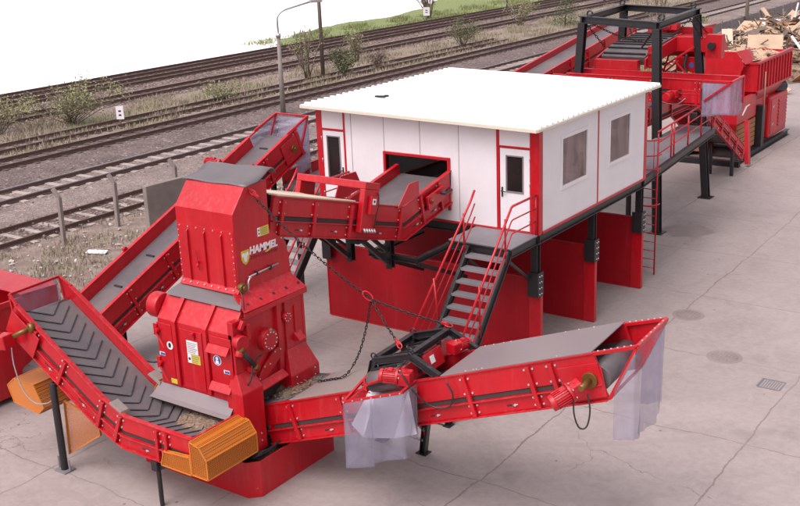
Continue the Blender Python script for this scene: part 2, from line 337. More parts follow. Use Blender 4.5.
    def mesh(s, name, mats, org=(0, 0, 0)):
        org = Vector(org); me = bpy.data.meshes.new(name); me.from_pydata([tuple(v-org) for v in s.v], [], s.f)
        for m_ in (mats if isinstance(mats, (list, tuple)) else [mats]): me.materials.append(m_)
        me.polygons.foreach_set('use_smooth', s.sm); me.polygons.foreach_set('material_index', s.mi)
        me.validate(); me.update(); return me

def label(o, lab, cat=None, group=None, kind=None):
    if lab: o['label'] = lab
    if cat: o['category'] = cat
    if group: o['group'] = group
    if kind: o['kind'] = kind
    return o
def bev(o, wd):
    if wd:
        b = o.modifiers.new('bevel', 'BEVEL'); b.width = wd; b.segments = 2; b.limit_method = 'ANGLE'; b.angle_limit = R(50)
    return o
SEPARATE = {'leg', 'support', 'cheek_plate', 'door_hinge', 'rubber_pad', 'step_bracket', 'slot', 'plate_mark', 'door_panel', 'stiffener', 'door_rib', 'side_rib', 'support_leg',
            'pipe_clamp', 'lifting_eye', 'end_plate', 'hose', 'hydraulic_hose', 'cylinder_end', 'stair_bracket', 'roller', 'cable', 'slat', 'side_plate', 'link_rod', 'hopper_panel', 'head_rail', 'transfer_bar', 'shelf_hole',
            'cable_gland', 'sorting_chute', 'hanging_chain', 'skid', 'panel_joint', 'louvre', 'deck_beam', 'handle', 'side_panel', 'slatted_board', 'curtain_frame_bar'}
def separate(mb):   # an MB's pieces that do not touch each other (by bounding box) as MBs of their own
    n = len(mb.v); par = list(range(n))
    def find(a):
        while par[a] != a: par[a] = par[par[a]]; a = par[a]
        return a
    for f in mb.f:
        r_ = find(f[0])
        for i in f[1:]: par[find(i)] = r_
    comp = {}
    for fi, f in enumerate(mb.f): comp.setdefault(find(f[0]), []).append(fi)
    items = []
    for fl in comp.values():
        ids = {i for fi in fl for i in mb.f[fi]}; P = [mb.v[i] for i in ids]
        items.append([fl, [min(p[k] for p in P)-.004 for k in range(3)], [max(p[k] for p in P)+.004 for k in range(3)]])
    again = True
    while again:
        again = False
        for i in range(len(items)):
            for j in range(i+1, len(items)):
                A, B = items[i], items[j]
                if all(A[1][k] < B[2][k] and B[1][k] < A[2][k] for k in range(3)):
                    items[i] = [A[0]+B[0], [min(a, b_) for a, b_ in zip(A[1], B[1])], [max(a, b_) for a, b_ in zip(A[2], B[2])]]; items.pop(j); again = True; break
            if again: break
    out = []
    for fl, _a, _b in items:
        m_ = MB(); mp = {}
        for fi in fl:
            for i in mb.f[fi]:
                if i not in mp: mp[i] = len(m_.v); m_.v.append(mb.v[i])
            m_.f.append([mp[i] for i in mb.f[fi]]); m_.sm.append(mb.sm[fi]); m_.mi.append(mb.mi[fi])
        out.append(m_)
    return out
class Thing:
    def __init__(s, name, lab, cat, loc, group=None):
        s.o = bpy.data.objects.new(name, None); C.objects.link(s.o); s.o.location = loc; s.loc = Vector(loc)
        s.o.empty_display_size = 0.3; label(s.o, lab, cat, group)
    def part(s, name, mb, mat, parent=None, bevel=0.006, lab=None, kind=None):
        if name in SEPARATE:
            pcs = separate(mb)
            if len(pcs) > 1: return [s.part1(name, p, mat, parent, bevel, lab, kind) for p in pcs][0]
        return s.part1(name, mb, mat, parent, bevel, lab, kind)
    def part1(s, name, mb, mat, parent=None, bevel=0.006, lab=None, kind=None):
        mats = [M[k] for k in mat] if isinstance(mat, (list, tuple)) else M[mat]
        o = bpy.data.objects.new(name, mb.mesh(name, mats, s.loc)); C.objects.link(o); o.parent = parent or s.o
        bev(o, bevel); label(o, lab, kind=kind); return o
def single(name, mb, mat, lab, cat, loc, group=None, bevel=0.005):
    mats = [M[k] for k in mat] if isinstance(mat, (list, tuple)) else M[mat]
    o = bpy.data.objects.new(name, mb.mesh(name, mats, loc)); C.objects.link(o); o.location = loc
    bev(o, bevel); label(o, lab, cat, group); return o
def struct(name, mb, mat, kind='structure'):
    o = bpy.data.objects.new(name, mb.mesh(name, M[mat])); C.objects.link(o); o['kind'] = kind; return o
def text_mesh(mb, txt, origin, xd, yd, size, extrude=0.004, shear=0.0, bold=0.0, space=1.0):
    cu = bpy.data.curves.new('t', 'FONT'); cu.body = txt; cu.size = size; cu.extrude = extrude; cu.shear = shear; cu.offset = bold; cu.space_character = space
    ob = bpy.data.objects.new('t', cu); C.objects.link(ob); bpy.context.view_layer.update()
    me = bpy.data.meshes.new_from_object(ob.evaluated_get(bpy.context.evaluated_depsgraph_get()))
    xd = Vector(xd).normalized(); yd = Vector(yd).normalized(); zd = xd.cross(yd); origin = Vector(origin)
    wid = max(v.co.x for v in me.vertices)
    mb.add([origin+xd*v.co.x+yd*v.co.y+zd*v.co.z for v in me.vertices], [tuple(p.vertices) for p in me.polygons])
    bpy.data.objects.remove(ob); bpy.data.meshes.remove(me); bpy.data.curves.remove(cu); return wid

# ------------------------------------------------------------------ ground, yard, track beds, water
g = MB()
g.add([(-6000, -3000, -0.05), (3000, -3000, -0.05), (3000, 9000, -0.05), (-6000, 9000, -0.05)], [(0, 1, 2, 3)])
struct('ground', g, 'soil')
g = MB(); rng = random.Random(3); edge = []
y = -60.0
while y < 40:
    edge.append((-13.2 + rng.uniform(-0.25, 0.25) - (1.2 if y < -1 else 0), y)); y += 0.8
while y < 60: edge.append((-13.2 + (y-40)*0.25+rng.uniform(-0.3, 0.3), y)); y += 1.2
edge += [(-6, 75), (60, 90), (300, 120), (300, -60)]
n = len(edge); g.prism([(a, b_, 0) for a, b_ in edge], (0, 0, -0.14)); struct('concrete_yard', g, 'concrete')
def strip(name, x0, x1, x2, x3, y0, y1, h, mat):   # trapezoid bed running along y with lumpy edges
    g = MB(); rows = []; rg = random.Random(hash(name) % 99 if False else len(name)); N = int((y1-y0)/2.2)
    for k in range(N+1):
        yy = y0+(y1-y0)*k/N; j = lambda a: rg.uniform(-a, a)
        rows.append([(x0+j(.3), yy, -0.05), (x1+j(.12), yy, h+j(.015)), ((x1+x2)/2, yy, h+j(.01)), (x2+j(.12), yy, h+j(.015)), (x3+j(.3), yy, -0.05)])
    vs = [p for r_ in rows for p in r_]; fs = []
    for k in range(N):
        for i in range(4): a = k*5+i; fs.append((a, a+1, a+6, a+5))
    g.add(vs, fs, True); struct(name, g, mat)
strip('gravel_path', -26.0, -25.3, -23.6, -23.2, -40, 300, 0.02, 'ballast')
strip('ballast_bed', -29.2, -28.7, -25.7, -25.2, -40, 300, 0.06, 'ballast')
strip('dark_ballast_bed', -34.6, -34.1, -29.4, -28.9, -40, 300, 0.05, 'darkballast')
strip('near_track_bed', -23.6, -23.3, -20.9, -20.5, -40, 300, 0.0, 'brownballast')
strip('far_track_bed', -53.4, -52.6, -47.2, -46.4, -40, 500, 0.1, 'brownballast')
strip('middle_track_bed', -45.3, -44.9, -42.6, -42.1, -40, 400, 0.03, 'brownballast')

shore = [(-53.6, -400), (-53.6, 20), (-53.5, 47), (-54.3, 52), (-57.5, 56), (-60, 62), (-61.5, 66), (-62.5, 72), (-61.5, 81), (-64, 90), (-67.5, 97), (-69.6, 102), (-78, 112), (-95, 135), (-130, 190), (-260, 400), (-3000, 4000), (-5900, 4000), (-5900, -400)]
g = MB(); rng = random.Random(5); pts = []
for (a, b_), (c, d) in zip(shore[:14], shore[1:15]):
    L = math.hypot(c-a, d-b_); N = max(1, int(L/1.5)) if b_ > 10 and b_ < 130 else 1
    for k in range(N): pts.append((a+(c-a)*k/N+rng.uniform(-.45, .45)*(N > 1), b_+(d-b_)*k/N, -0.03))
pts += [(a, b_, -0.03) for a, b_ in shore[14:]]
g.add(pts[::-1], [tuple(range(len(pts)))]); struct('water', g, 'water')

# ------------------------------------------------------------------ railway tracks
def track(xa, xb, y0, y1, base, lab, sl_mat, sl_w, sl_h, head, individual, pitch=0.85, over=0.38, zoff=0.0, wobble=0, group='railway tracks running past the yard'):
    xc = (xa+xb)/2; t = Thing('railway_track', lab, 'railway track', (xc, 20, 0), group)
    for x in (xa, xb):
        mb = MB(); z = base+sl_h+zoff
        mb.box(x-0.075, x+0.075, y0, y1, z, z+0.025); mb.box(x-0.012, x+0.012, y0, y1, z+0.025, z+0.135)
        mb.cur = 1; mb.box(x-0.038, x+0.038, y0, y1, z+0.135, z+0.172)
        t.part('rail', mb, ['rust', head], bevel=0)
    rg = random.Random(int(abs(xc)*10)); ys = []; y = y0+0.3
    while y < y1: ys.append(y); y += pitch
    def sl(y): 
        mb = MB(); dx = rg.uniform(-.03, .03); mb.obox((xc+dx, y, base+sl_h/2+zoff), (abs(xb-xa)+2*over, sl_w, sl_h), rg.uniform(-.012, .012)*(1+wobble)); return mb
    if individual:
        vis = [y for y in ys if y > individual[0]][:individual[1]]
        m0 = None
        for y in vis:
            if m0 is None: first = t.part('sleeper', sl(y), sl_mat, bevel=0.015); m0 = y
            else:
                c = first.copy(); C.objects.link(c); c.parent = t.o; c.location = (rg.uniform(-.03, .03), y-m0, 0)
        rest = [y for y in ys if y not in vis]
    else: rest = ys
    mb = MB()
    for y in rest: b_ = sl(y); o = len(mb.v); mb.v += b_.v; mb.f += [[i+o for i in f] for f in b_.f]; mb.sm += b_.sm; mb.mi += b_.mi
    t.part('sleepers', mb, sl_mat, bevel=0, kind='stuff' if individual else None)
track(-21.05, -22.85, -14, 130, -0.08, 'rusty railway track nearest the yard, half sunk in soil behind the concrete posts', 'sleeper', 0.26, 0.08, 'rust', (-3, 100))
track(-26.25, -27.95, -14, 150, 0.0, 'railway track with shiny rail heads and pale concrete sleepers, second from the yard', 'sleeper', 0.27, 0.1, 'rail_shine', (-2, 100))
track(-32.25, -33.75, -14, 200, 0.0, 'brown railway track on dark ballast between gravel and weeds, third from the yard', 'woodsleeper', 0.26, 0.09, 'rust', None)
track(-36.0, -37.5, -14, 62, -0.1, 'old broken railway track overgrown with dry weeds behind the white marker', 'woodsleeper', 0.26, 0.09, 'rust', None, wobble=4)
track(-43.0, -44.6, -14, 260, -0.02, 'brown railway track between the weedy strip and the far double line', 'woodsleeper', 0.26, 0.08, 'rust', None)
track(-47.7, -49.2, -14, 320, 0.05, 'nearer track of the far double line beside the water', 'woodsleeper', 0.26, 0.08, 'rust', None)
track(-50.9, -52.4, -14, 320, 0.05, 'farthest railway track, right beside the glare-white water', 'woodsleeper', 0.26, 0.08, 'rust', None)

# ------------------------------------------------------------------ trackside: posts, slab, signs, poles
def post_with_bend(x, y, h, lab, name='fence_post'):
    mb = MB(); mb.beam((x, y, -0.1), (x+0.03, y+0.02, h-0.3), 0.15, 0.13, (0, 1, 0)); mb.beam((x+0.03, y+0.02, h-0.32), (x-0.17, y-0.05, h), 0.14, 0.12, (0, 1, 0))
    return single(name, mb, 'concrete_post', lab, 'fence post', (x, y, 0), 'old concrete posts along the tracks', 0.012)
post_with_bend(-19.75, 1.2, 1.95, 'weathered concrete post with bent top, second from the left photo edge')
post_with_bend(-19.7, 3.65, 1.95, 'weathered concrete post with bent top, just left of the concrete slab')
post_with_bend(-19.6, 6.6, 1.95, 'weathered concrete post with bent top, standing behind the concrete slab')
post_with_bend(-19.0, -2.25, 1.9, 'weathered concrete post cut by the left photo edge above the red container')
mb = MB(); mb.prism([(-18.25, 3.75, -0.1), (-18.1, 7.4, -0.1), (-18.05, 7.42, 1.62), (-18.2, 3.72, 1.66)], (0.2, 0, 0)); 
single('concrete_slab', mb, 'concrete_post', 'upright stained concrete slab behind the conveyor beside the tracks', 'concrete slab', (-18, 5.5, 0), None, 0.02)
def marker(x, y, h, pw, ph, lab, pos='white'):
    t = Thing('track_marker', lab, 'sign', (x, y, 0)); mb = MB(); mb.tube((x, y, -.05), (x, y, h), 0.05, 8); t.part('post', mb, 'concrete_post', bevel=0)
    mb = MB(); mb.obox((x+0.07, y-0.03, h-ph/2+.1), (pw, 0.02, ph), R(38)); t.part('plate', mb, 'sticker', bevel=0.003)
    mb = MB()
    for k in range(2): mb.obox((x+0.08, y-0.045, h-ph*0.25-.16*k*1.4), (pw*0.35, 0.004, 0.09), R(38))
    t.part('plate_mark', mb, 'blackink', bevel=0)
marker(-36.17, 18.06, 1.05, 0.42, 0.75, 'small white marker board on a post among weeds between two tracks')
marker(-54.4, 76.5, 1.3, 0.7, 0.9, 'tiny pale marker board on the green bank beyond the far tracks')
for (x, y, h, lab) in ((-44.9, 50.8, 1.1, 'short dark stub post beside the far tracks, left of the round bare bush'), (-53.2, 92, 1.3, 'short dark stub post on the grassy edge of the far tracks')):
    mb = MB(); mb.tube((x, y, 0), (x, y, h), 0.1, 8); mb.tube((x, y, h), (x, y, h+0.07), 0.13, 8); single('stub_post', mb, 'black', lab, 'post', (x, y, 0))
# lamp
t = Thing('street_lamp', 'grey concrete street lamp with curved steel arm beside the dark ballast', 'street lamp', (-29.8, 24.7, 0))
mb = MB(); mb.tube((-29.8, 24.7, 0), (-29.95, 24.9, 4.45), 0.16, 14, 0.1); t.part('mast', mb, 'concrete_post', bevel=0)
mb = MB(); mb.tube((-29.95, 24.9, 4.4), (-29.97, 24.92, 4.62), 0.15, 12); t.part('collar', mb, 'steel', bevel=0)
mb = MB(); pts = [(-29.96, 24.92, 4.5), (-29.98, 24.93, 5.4)]
for k in range(1, 8): a = k/7*R(62); pts.append((-29.98+0.5*(1-math.cos(a)), 24.93+0.9*(1-math.cos(a)), 5.4+0.95*math.sin(a)*0.62))
pts.append((-28.9, 26.6, 6.25)); mb.path(pts, 0.055, 8); t.part('arm', mb, 'steel', bevel=0)
mb = MB(); mb.obox((-28.7, 26.9, 6.28), (0.28, 0.75, 0.16), R(-30)); t.part('lamp_head', mb, 'steel', bevel=0.03)
def pole(x, y, h, r, mat, lab, name='utility_pole', lean=(0, 0)):
    mb = MB(); mb.tube((x, y, -.1), (x+lean[0], y+lean[1], h), r, 12, r*0.75); single(name, mb, mat, lab, 'pole', (x, y, 0), None, 0)
pole(-37.6, 38.0, 9.5, 0.15, 'darkwood', 'tall dark timber pole rising from shrubs right of the street lamp')
pole(-19.2, 75.0, 8.0, 0.17, 'concrete_post', 'pale concrete pole standing beside the grey fence near the waste heap')
pole(-46.2, 104, 9, 0.16, 'darkwood', 'thin dark pole above the left end of the black steel frame')
pole(-45.6, 108, 9, 0.2, 'concrete_post', 'thin pale pole above the black steel frame, right of the dark pole')

# grey fence on the right
t = Thing('panel_fence', 'low grey concrete panel fence with posts running along the tracks on the right', 'fence', (-19.4, 84, 0))
y = 66.5; pst = []
while y < 120:
    mb = MB(); mb.box(-19.5, -19.34, y-0.09, y+0.09, -0.05, 1.35); t.part('post', mb, 'concrete_post', bevel=0.01)
    mb = MB()
    for k in range(3): mb.box(-19.45, -19.39, y+0.1, y+2.4, 0.02+k*0.4, 0.4+k*0.4)
    t.part('panel', mb, 'fencegrey', bevel=0.008); y += 2.5

# ------------------------------------------------------------------ vegetation
def shrub(x, y, h, w, n, lab, mat='leaf', name='shrub', stems=9, group=None, clumpy=7, lowest=0.15, leaf=0.07, conic=False, seed=None):
    rg = random.Random(seed or int(abs(x*31+y*7))); t = Thing(name, lab, 'bush' if name == 'shrub' else 'tree', (x, y, 0), group)
    mb = MB(); tips = []
    for k in range(stems):
        a = rg.uniform(0, 2*PI); rr = rg.uniform(0.1, 0.5)*w; hh = h*rg.uniform(0.6, 1.0)*(1-0.25*(rr/w))
        p = Vector((x+rg.uniform(-.1, .1)*w*.5, y+rg.uniform(-.1, .1)*w*.5, -0.05)); q = Vector((x+math.cos(a)*rr, y+math.sin(a)*rr, hh))
        if conic: q = Vector((x+rg.uniform(-.1, .1), y+rg.uniform(-.1, .1), hh))
        mid = p.lerp(q, 0.5)+Vector((rg.uniform(-.15, .15), rg.uniform(-.15, .15), 0.12*h)); mb.path([p, p.lerp(mid, .6), mid, q], 0.018+0.006*h, 4); tips.append((mid, q))
        for j in range(7):
            f = rg.uniform(0.15, 0.95); b0 = mid.lerp(q, f) if rg.random() < .6 else p.lerp(mid, 0.4+0.6*f); b1 = b0+Vector((rg.uniform(-1, 1), rg.uniform(-1, 1), rg.uniform(0.2, 1.1)))*0.2*w*(0.5+0.5*(1-f))
            mb.path([b0, b1], 0.010+0.002*h, 3); tips.append((b0, b1))
    t.part('stems', mb, 'twig', bevel=0)
    mb = MB()
    cl = [Vector(tips[rg.randrange(len(tips))][1]) for _ in range(clumpy*3)]
    for k in range(n):
        c = cl[rg.randrange(len(cl))]
        if rg.random() < .45: a_, b_ = tips[rg.randrange(len(tips))]; c = a_.lerp(b_, rg.random())
        s_ = min(0.12*w, .26); p = c+Vector((rg.gauss(0, s_), rg.gauss(0, s_), rg.gauss(0, s_*0.9)))
        if conic:
            z = rg.random()**1.4*h*0.95+0.1; rr = (1-z/h)*w*0.5*rg.uniform(.3, 1.1); a = rg.uniform(0, 2*PI); p = Vector((x+math.cos(a)*rr, y+math.sin(a)*rr, z))
        if p.z < lowest*h*rg.random(): p.z = abs(p.z)+0.05
        L = leaf*rg.uniform(.6, 1.5); d = Vector((rg.gauss(0, 1), rg.gauss(0, 1), rg.gauss(0, .7))).normalized(); e = d.orthogonal().normalized()*L*0.45; e.rotate(Matrix.Rotation(rg.uniform(0, 6), 3, d)); d *= L
        mb.add([p-d, p+e, p+d, p-e], [(0, 1, 2, 3)])
    t.part('foliage', mb, mat, bevel=0); return t
G = 'bushes growing among the tracks'
shrub(-39.9, 17.6, 1.45, 7.0, 2300, 'wide pale green bush behind the white marker, upper left', group=G, stems=26)
shrub(-41.3, 13.6, 1.5, 5.5, 1600, 'pale green bush at the left photo edge above the weeds', group=G, stems=13)
shrub(-38.4, 37.2, 3.8, 3.6, 380, 'tall almost leafless sapling left of the dark timber pole', group=G, stems=9)
shrub(-37.0, 39.6, 1.7, 2.0, 1500, 'low dense green shrub at the foot of the dark timber pole', mat='leaf_dark', group=G)
shrub(-36.5, 42.9, 1.4, 1.6, 900, 'low dark brown shrub right of the timber pole', mat='twig', group=G)
shrub(-40.5, 45.8, 2.4, 2.8, 700, 'loose yellow green shrub behind the low dark brown one', group=G)
shrub(-37.6, 57.0, 2.1, 3.9, 1500, 'rounded green bush by the track beyond the left end of the white roof', mat='leaf_dark', group=G, stems=13)
shrub(-55.5, 78.5, 4.6, 5.2, 900, 'bare round bush on the green bank, top centre', mat='twig', group=G, stems=20)
shrub(-41.5, 74.0, 2.6, 4.4, 1100, 'pale feathery bush among the tracks right of the rounded green bush', group=G, stems=13)
shrub(-37.0, 75.0, 4.6, 3.2, 2200, 'slim dark green young conifer between the tracks', mat='leaf_dark', name='conifer', stems=3, conic=True, group=None)
shrub(-37.5, 27.0, 0.8, 3.4, 600, 'low yellowish weedy bush between tracks left of the street lamp', group=G)
shrub(-21.6, 61.0, 6.5, 4.0, 350, 'bare leaning sapling behind the right end of the black frame', mat='leaf', name='sapling', stems=7)
shrub(-20.3, 66.5, 2.2, 1.6, 600, 'thin green shrub by the grey fence', group=G)

def tufts(name, mat, n, xr, yr, hr, seed, blades=7, spread=0.12, wdt=0.012, avoid=None):
    rg = random.Random(seed); mb = MB()
    for k in range(n):
        x = rg.uniform(*xr); y = rg.uniform(*yr); 
        if math.sin(x*1.7+math.sin(y*.9)*1.3)+math.sin(y*0.8+x*.6) < rg.uniform(-.8, .9): continue
        h = rg.uniform(*hr)
        for j in range(blades):
            p = Vector((x+rg.gauss(0, spread), y+rg.gauss(0, spread), -0.05)); a = rg.uniform(0, 2*PI); d = Vector((math.cos(a), math.sin(a), 0))
            e = d.cross(Vector((0, 0, 1)))*wdt*rg.uniform(.7, 1.6); hh = h*rg.uniform(.5, 1.2); q = p+d*hh*rg.uniform(.1, .6)+Vector((0, 0, hh))
            mb.add([p-e, p+e, q+e*.3, q-e*.3], [(0, 1, 2, 3)])
    struct(name, mb, mat, 'stuff')
tufts('dry_grass', 'dry', 3000, (-20.6, -14.0), (-8, 26), (0.06, 0.28), 11)
tufts('green_grass', 'grass', 1100, (-20.2, -16.0), (-8, 26), (0.06, 0.22), 12)
tufts('weeds', 'dry', 6500, (-42.6, -34.4), (5, 110), (0.1, 0.32), 13, 8, 0.3, 0.018)
tufts('green_weeds', 'leaf', 2400, (-42.6, -34.6), (5, 110), (0.08, 0.3), 14, 8, 0.3, 0.02)
tufts('bank_grass', 'grass', 2500, (-60, -53.8), (52, 110), (0.1, 0.35), 15, 6, 0.3, 0.03)
tufts('verge_grass', 'grass', 1600, (-19, -12.5), (40, 80), (0.1, 0.35), 16, 7, 0.25, 0.025)
mb = MB(); rg = random.Random(21)
for k in range(900):
    x = rg.uniform(-20.2, -13.2); y = rg.uniform(-6, 24); s_ = rg.choice([.05, .06, .08, .1, .16]) 
    mb.blob((x, y, -0.03+s_*.2), (s_*rg.uniform(.8, 2), s_, s_*.5), rg)
struct('rubble', mb, 'debris', 'stuff')
mb = MB(); rg = random.Random(22)
for k in range(2600):
    band = rg.choice([(-29.0, -25.5), (-34.2, -29.3), (-23.4, -20.8)]); x = rg.uniform(*band); y = -4+rg.random()**1.5*70; s_ = rg.uniform(.05, .12)
    mb.blob((x, y, 0.06), (s_*1.3, s_, s_*.7), rg)
struct('ballast_stones', mb, 'ballast', 'stuff')
for (x, y, L, a, mat, lab) in ((-17.6, 0.9, 0.75, 0.4, 'sticker', 'crumpled white sheet of litter on the soil by the first concrete post'),
                               (-15.9, 2.6, 0.6, 1.2, 'sticker', 'flat white scrap lying on the brown soil above the conveyor'),
                               (-16.9, 5.0, 1.0, 0.9, 'darkwood', 'short dark stick lying on the soil left of the slab')):
    mb = MB(); mb.obox((x, y, 0.02), (L, L*0.35 if mat == 'sticker' else 0.07, 0.05), Matrix.Rotation(a, 3, 'Z')@Matrix.Rotation(0.12, 3, 'X')); single('litter' if mat == 'sticker' else 'stick', mb, mat, lab, 'litter', (x, y, 0), None, 0.01)

# waste wood heap
hc = Vector((-10.8, 56.0, 0))
def heap(x, y):
    dx = (x-hc.x)/7.0; dy = (y-hc.y)/12.0; r = math.hypot(dx, dy); n = 0.25*math.sin(x*1.3+y*.4)+0.2*math.sin(y*1.1-x*.7)+0.1*math.sin(x*3+y*2)
    return max(-0.1, 2.3*(1-r**1.6)+n*(1.2-r)) if r < 1 else -0.1
mb = MB(); N = 40
vs = [(hc.x-11+22*i/N, hc.y-15+30*j/N, heap(hc.x-11+22*i/N, hc.y-15+30*j/N)) for j in range(N+1) for i in range(N+1)]
mb.add(vs, [(j*(N+1)+i, j*(N+1)+i+1, (j+1)*(N+1)+i+1, (j+1)*(N+1)+i) for j in range(N) for i in range(N)], True)
rg = random.Random(31)
struct('waste_heap_core', mb, 'rubble', 'stuff')
for nm, mat, cnt in (('waste_wood', 'wood', 750), ('dark_waste_wood', 'darkwood', 900), ('pale_waste', 'sticker', 90), ('brown_waste_board', 'boardbrown', 160)):
    mb = MB()
    for k in range(cnt):
        x = hc.x+rg.gauss(0, 3.6); y = hc.y+rg.gauss(0, 6); z = heap(x, y)
        if z < -0.05 and rg.random() < .8: continue
        L = rg.uniform(.25, 1.5) if rg.random() < .85 else rg.uniform(1.5, 3.2); W_ = rg.choice([.06, .1, .14, .3, .7]) if mat != 'sticker' else rg.uniform(.1, .35)
        mb.obox((x, y, max(z, 0)+rg.uniform(0, .25)), (L if W_ < .5 else L*.7, W_, 0.04), Matrix.Rotation(rg.uniform(0, 6.3), 3, 'Z')@Matrix.Rotation(rg.gauss(0, .45), 3, 'Y')@Matrix.Rotation(rg.gauss(0, .4), 3, 'X'))
    struct(nm, mb, mat, 'stuff')
for (x, y, dz, L, W_, a, tl, mat, lab) in ((-9.8, 49.5, .5, 2.2, 1.6, .3, .75, 'wood', 'large brown chipboard sheet leaning low on the waste heap behind the hopper'),
        (-8.6, 54.5, .4, 2.3, 1.6, .9, .6, 'wood', 'large tan board lying high on the waste heap near the photo edge'),
        (-12.6, 55.5, .4, 2.0, 1.2, -.3, .55, 'wood', 'smaller tan board on the left slope of the waste heap'),
        (-12.8, 51.0, .5, .7, 1.3, .5, 1.0, 'paletimber', 'upright pale sheet sticking out of the left side of the waste heap')):
    mb = MB(); mb.obox((x, y, max(0, heap(x, y))+dz), (L, W_, 0.05), Matrix.Rotation(a, 3, 'Z')@Matrix.Rotation(tl, 3, 'X')); single('waste_board', mb, mat, lab, 'board', (x, y, 0), 'large boards on the waste heap', 0.01)
for (x, y, z, L, a, tl, lab) in ((-11.5, 57, 2.7, 3.6, .3, .1, 'long white beam lying along the top of the waste heap'), (-10.2, 57.5, 3.1, 1.6, .2, 1.4, 'short white beam standing upright on the top of the waste heap'), (-11.0, 54, 2.4, 2.4, 2.2, .3, 'pale lath leaning between the tan boards on the heap')):
    mb = MB(); mb.obox((x, y, z), (L, 0.16, 0.12), Matrix.Rotation(a, 3, 'Z')@Matrix.Rotation(-tl, 3, 'Y')); single('waste_beam', mb, 'sticker', lab, 'beam', (x, y, z), None, 0.01)

# yard fittings: manholes, drain
for (x, y, lab) in ((1.95, 4.92, 'round manhole cover in the yard just behind the conveyor curtain'), (3.75, 2.58, 'round manhole cover in the yard nearer the photo edge, by the square drain')):
    t = Thing('manhole_cover', lab, 'manhole cover', (x, y, 0), 'round manhole covers in the yard')
    mb = MB(); mb.tube((x, y, -.02), (x, y, 0.006), 0.43, 40); t.part('ring', mb, 'damp', bevel=0)
    mb = MB(); mb.tube((x, y, -.01), (x, y, 0.012), 0.33, 36); t.part('lid', mb, 'concrete_post', bevel=0.002)
    mb = MB()
    for k in range(-3, 4):
        for j in range(-3, 4):
            if math.hypot(k, j) < 3.3: mb.box(x+k*.085-.025, x+k*.085+.025, y+j*.085-.025, y+j*.085+.025, 0.01, 0.017)
    t.part('stud_pattern', mb, 'damp', bevel=0)
t = Thing('drain_grate', 'small square grey drain grate set in the yard near the right photo edge', 'drain', (5.2, 1.55, 0))
mb = MB(); 
for a_ in (-.27, .24): mb.box(5.2+a_, 5.2+a_+.03, 1.3, 1.8, -.02, .012); mb.box(4.96, 5.44, 1.55+a_-.01, 1.55+a_+.02, -.02, .010)
t.part('frame', mb, 'grating', bevel=0)
mb = MB(); [mb.box(4.97+k*.058, 4.99+k*.058, 1.31, 1.79, -.02, .007) for k in range(8)]; t.part('bars', mb, 'grating', bevel=0)

# ------------------------------------------------------------------ sorting cabin
ZF, ZT = 3.28, 5.9; XL, YB = -6.65, 6.37
t = Thing('sorting_cabin', 'white sorting cabin with red trim raised on black steel legs', 'cabin', (-3.3, 3.2, ZF))
def wall_rects(mb, u0, u1, z0, z1, holes, place):   # wall with rectangular holes; place(u0,u1,z0,z1) adds the box
    us = sorted({u0, u1, *[h[0] for h in holes], *[h[1] for h in holes]})
    for a, b_ in zip(us, us[1:]):
        hz = sorted([(h[2], h[3]) for h in holes if h[0] <= a+1e-6 and h[1] >= b_-1e-6]); z = z0
        for lo, hi in hz:
            if lo > z: place(a, b_, z, lo)
            z = hi
        if z < z1: place(a, b_, z, z1)
TH = 0.09
doors = [(-6.5, -5.76), (-1.06, -0.24)]; DZ = 5.32
fh = [(-4.40, -2.52, 3.68, 4.86), (doors[0][0], doors[0][1], ZF+.02, DZ), (doors[1][0], doors[1][1], ZF+.02, DZ)]
mb = MB(); wall_rects(mb, XL+.1, -0.1, ZF+.05, ZT, fh, lambda a, b_, z0, z1: mb.box(a, b_, 0.0, TH, z0, z1))
o = t.part('wall', mb, 'white', bevel=0, lab='front cabin wall with the conveyor opening')
mb = MB()
for x in (-5.5, -4.45, -3.34, -2.2): 
    if -4.4 < x < -2.5: mb.box(x-.006, x+.006, -0.006, 0.0, 4.93, ZT-.02)
    else: mb.box(x-.006, x+.006, -0.006, 0.0, ZF+.1, ZT-.02)
t.part('panel_joint', mb, 'concrete_post', parent=o, bevel=0)
mb = MB()
for k in range(66):   # faint profiling of the sandwich sheets
    x = -5.6+k*0.068
    if -4.5 < x < -2.4: mb.box(x, x+.02, -.0008, 0, 4.95, ZT-.02); mb.box(x, x+.02, -.0008, 0, ZF+.1, 3.58)
    else: mb.box(x, x+.02, -.0008, 0, ZF+.1, ZT-.02)
t.part('sheet_profile', mb, 'white', parent=o, bevel=0)
wins = [(1.17, 2.56, 4.2, 5.4), (3.9, 5.2, 4.22, 5.38)]
mb = MB(); wall_rects(mb, 0.1, YB-.1, ZF+.05, ZT, wins, lambda a, b_, z0, z1: mb.box(-TH, 0, a, b_, z0, z1))
o2 = t.part('wall', mb, 'white', bevel=0, lab='right cabin wall with the two windows')
mb = MB()
for k in range(90):
    y = 0.12+k*0.068
    cut = [h for h in wins if h[0]-.08 < y+.01 < h[1]+.08]
    if cut: mb.box(0, .0008, y, y+.02, ZF+.1, cut[0][2]-.08); mb.box(0, .0008, y, y+.02, cut[0][3]+.08, ZT-.02)
    elif abs(y-3.2) > .06: mb.box(0, .0008, y, y+.02, ZF+.1, ZT-.02)
t.part('sheet_profile', mb, 'white', parent=o2, bevel=0)
lw = [(1.2, 2.6, 4.2, 5.4), (3.8, 5.2, 4.2, 5.4)]  # unseen left windows, added to let light into the cabin
mb = MB(); wall_rects(mb, 0.1, YB-.1, ZF+.05, ZT, lw, lambda a, b_, z0, z1: mb.box(XL, XL+TH, a, b_, z0, z1)); t.part('wall', mb, 'white', bevel=0, lab='left cabin wall')
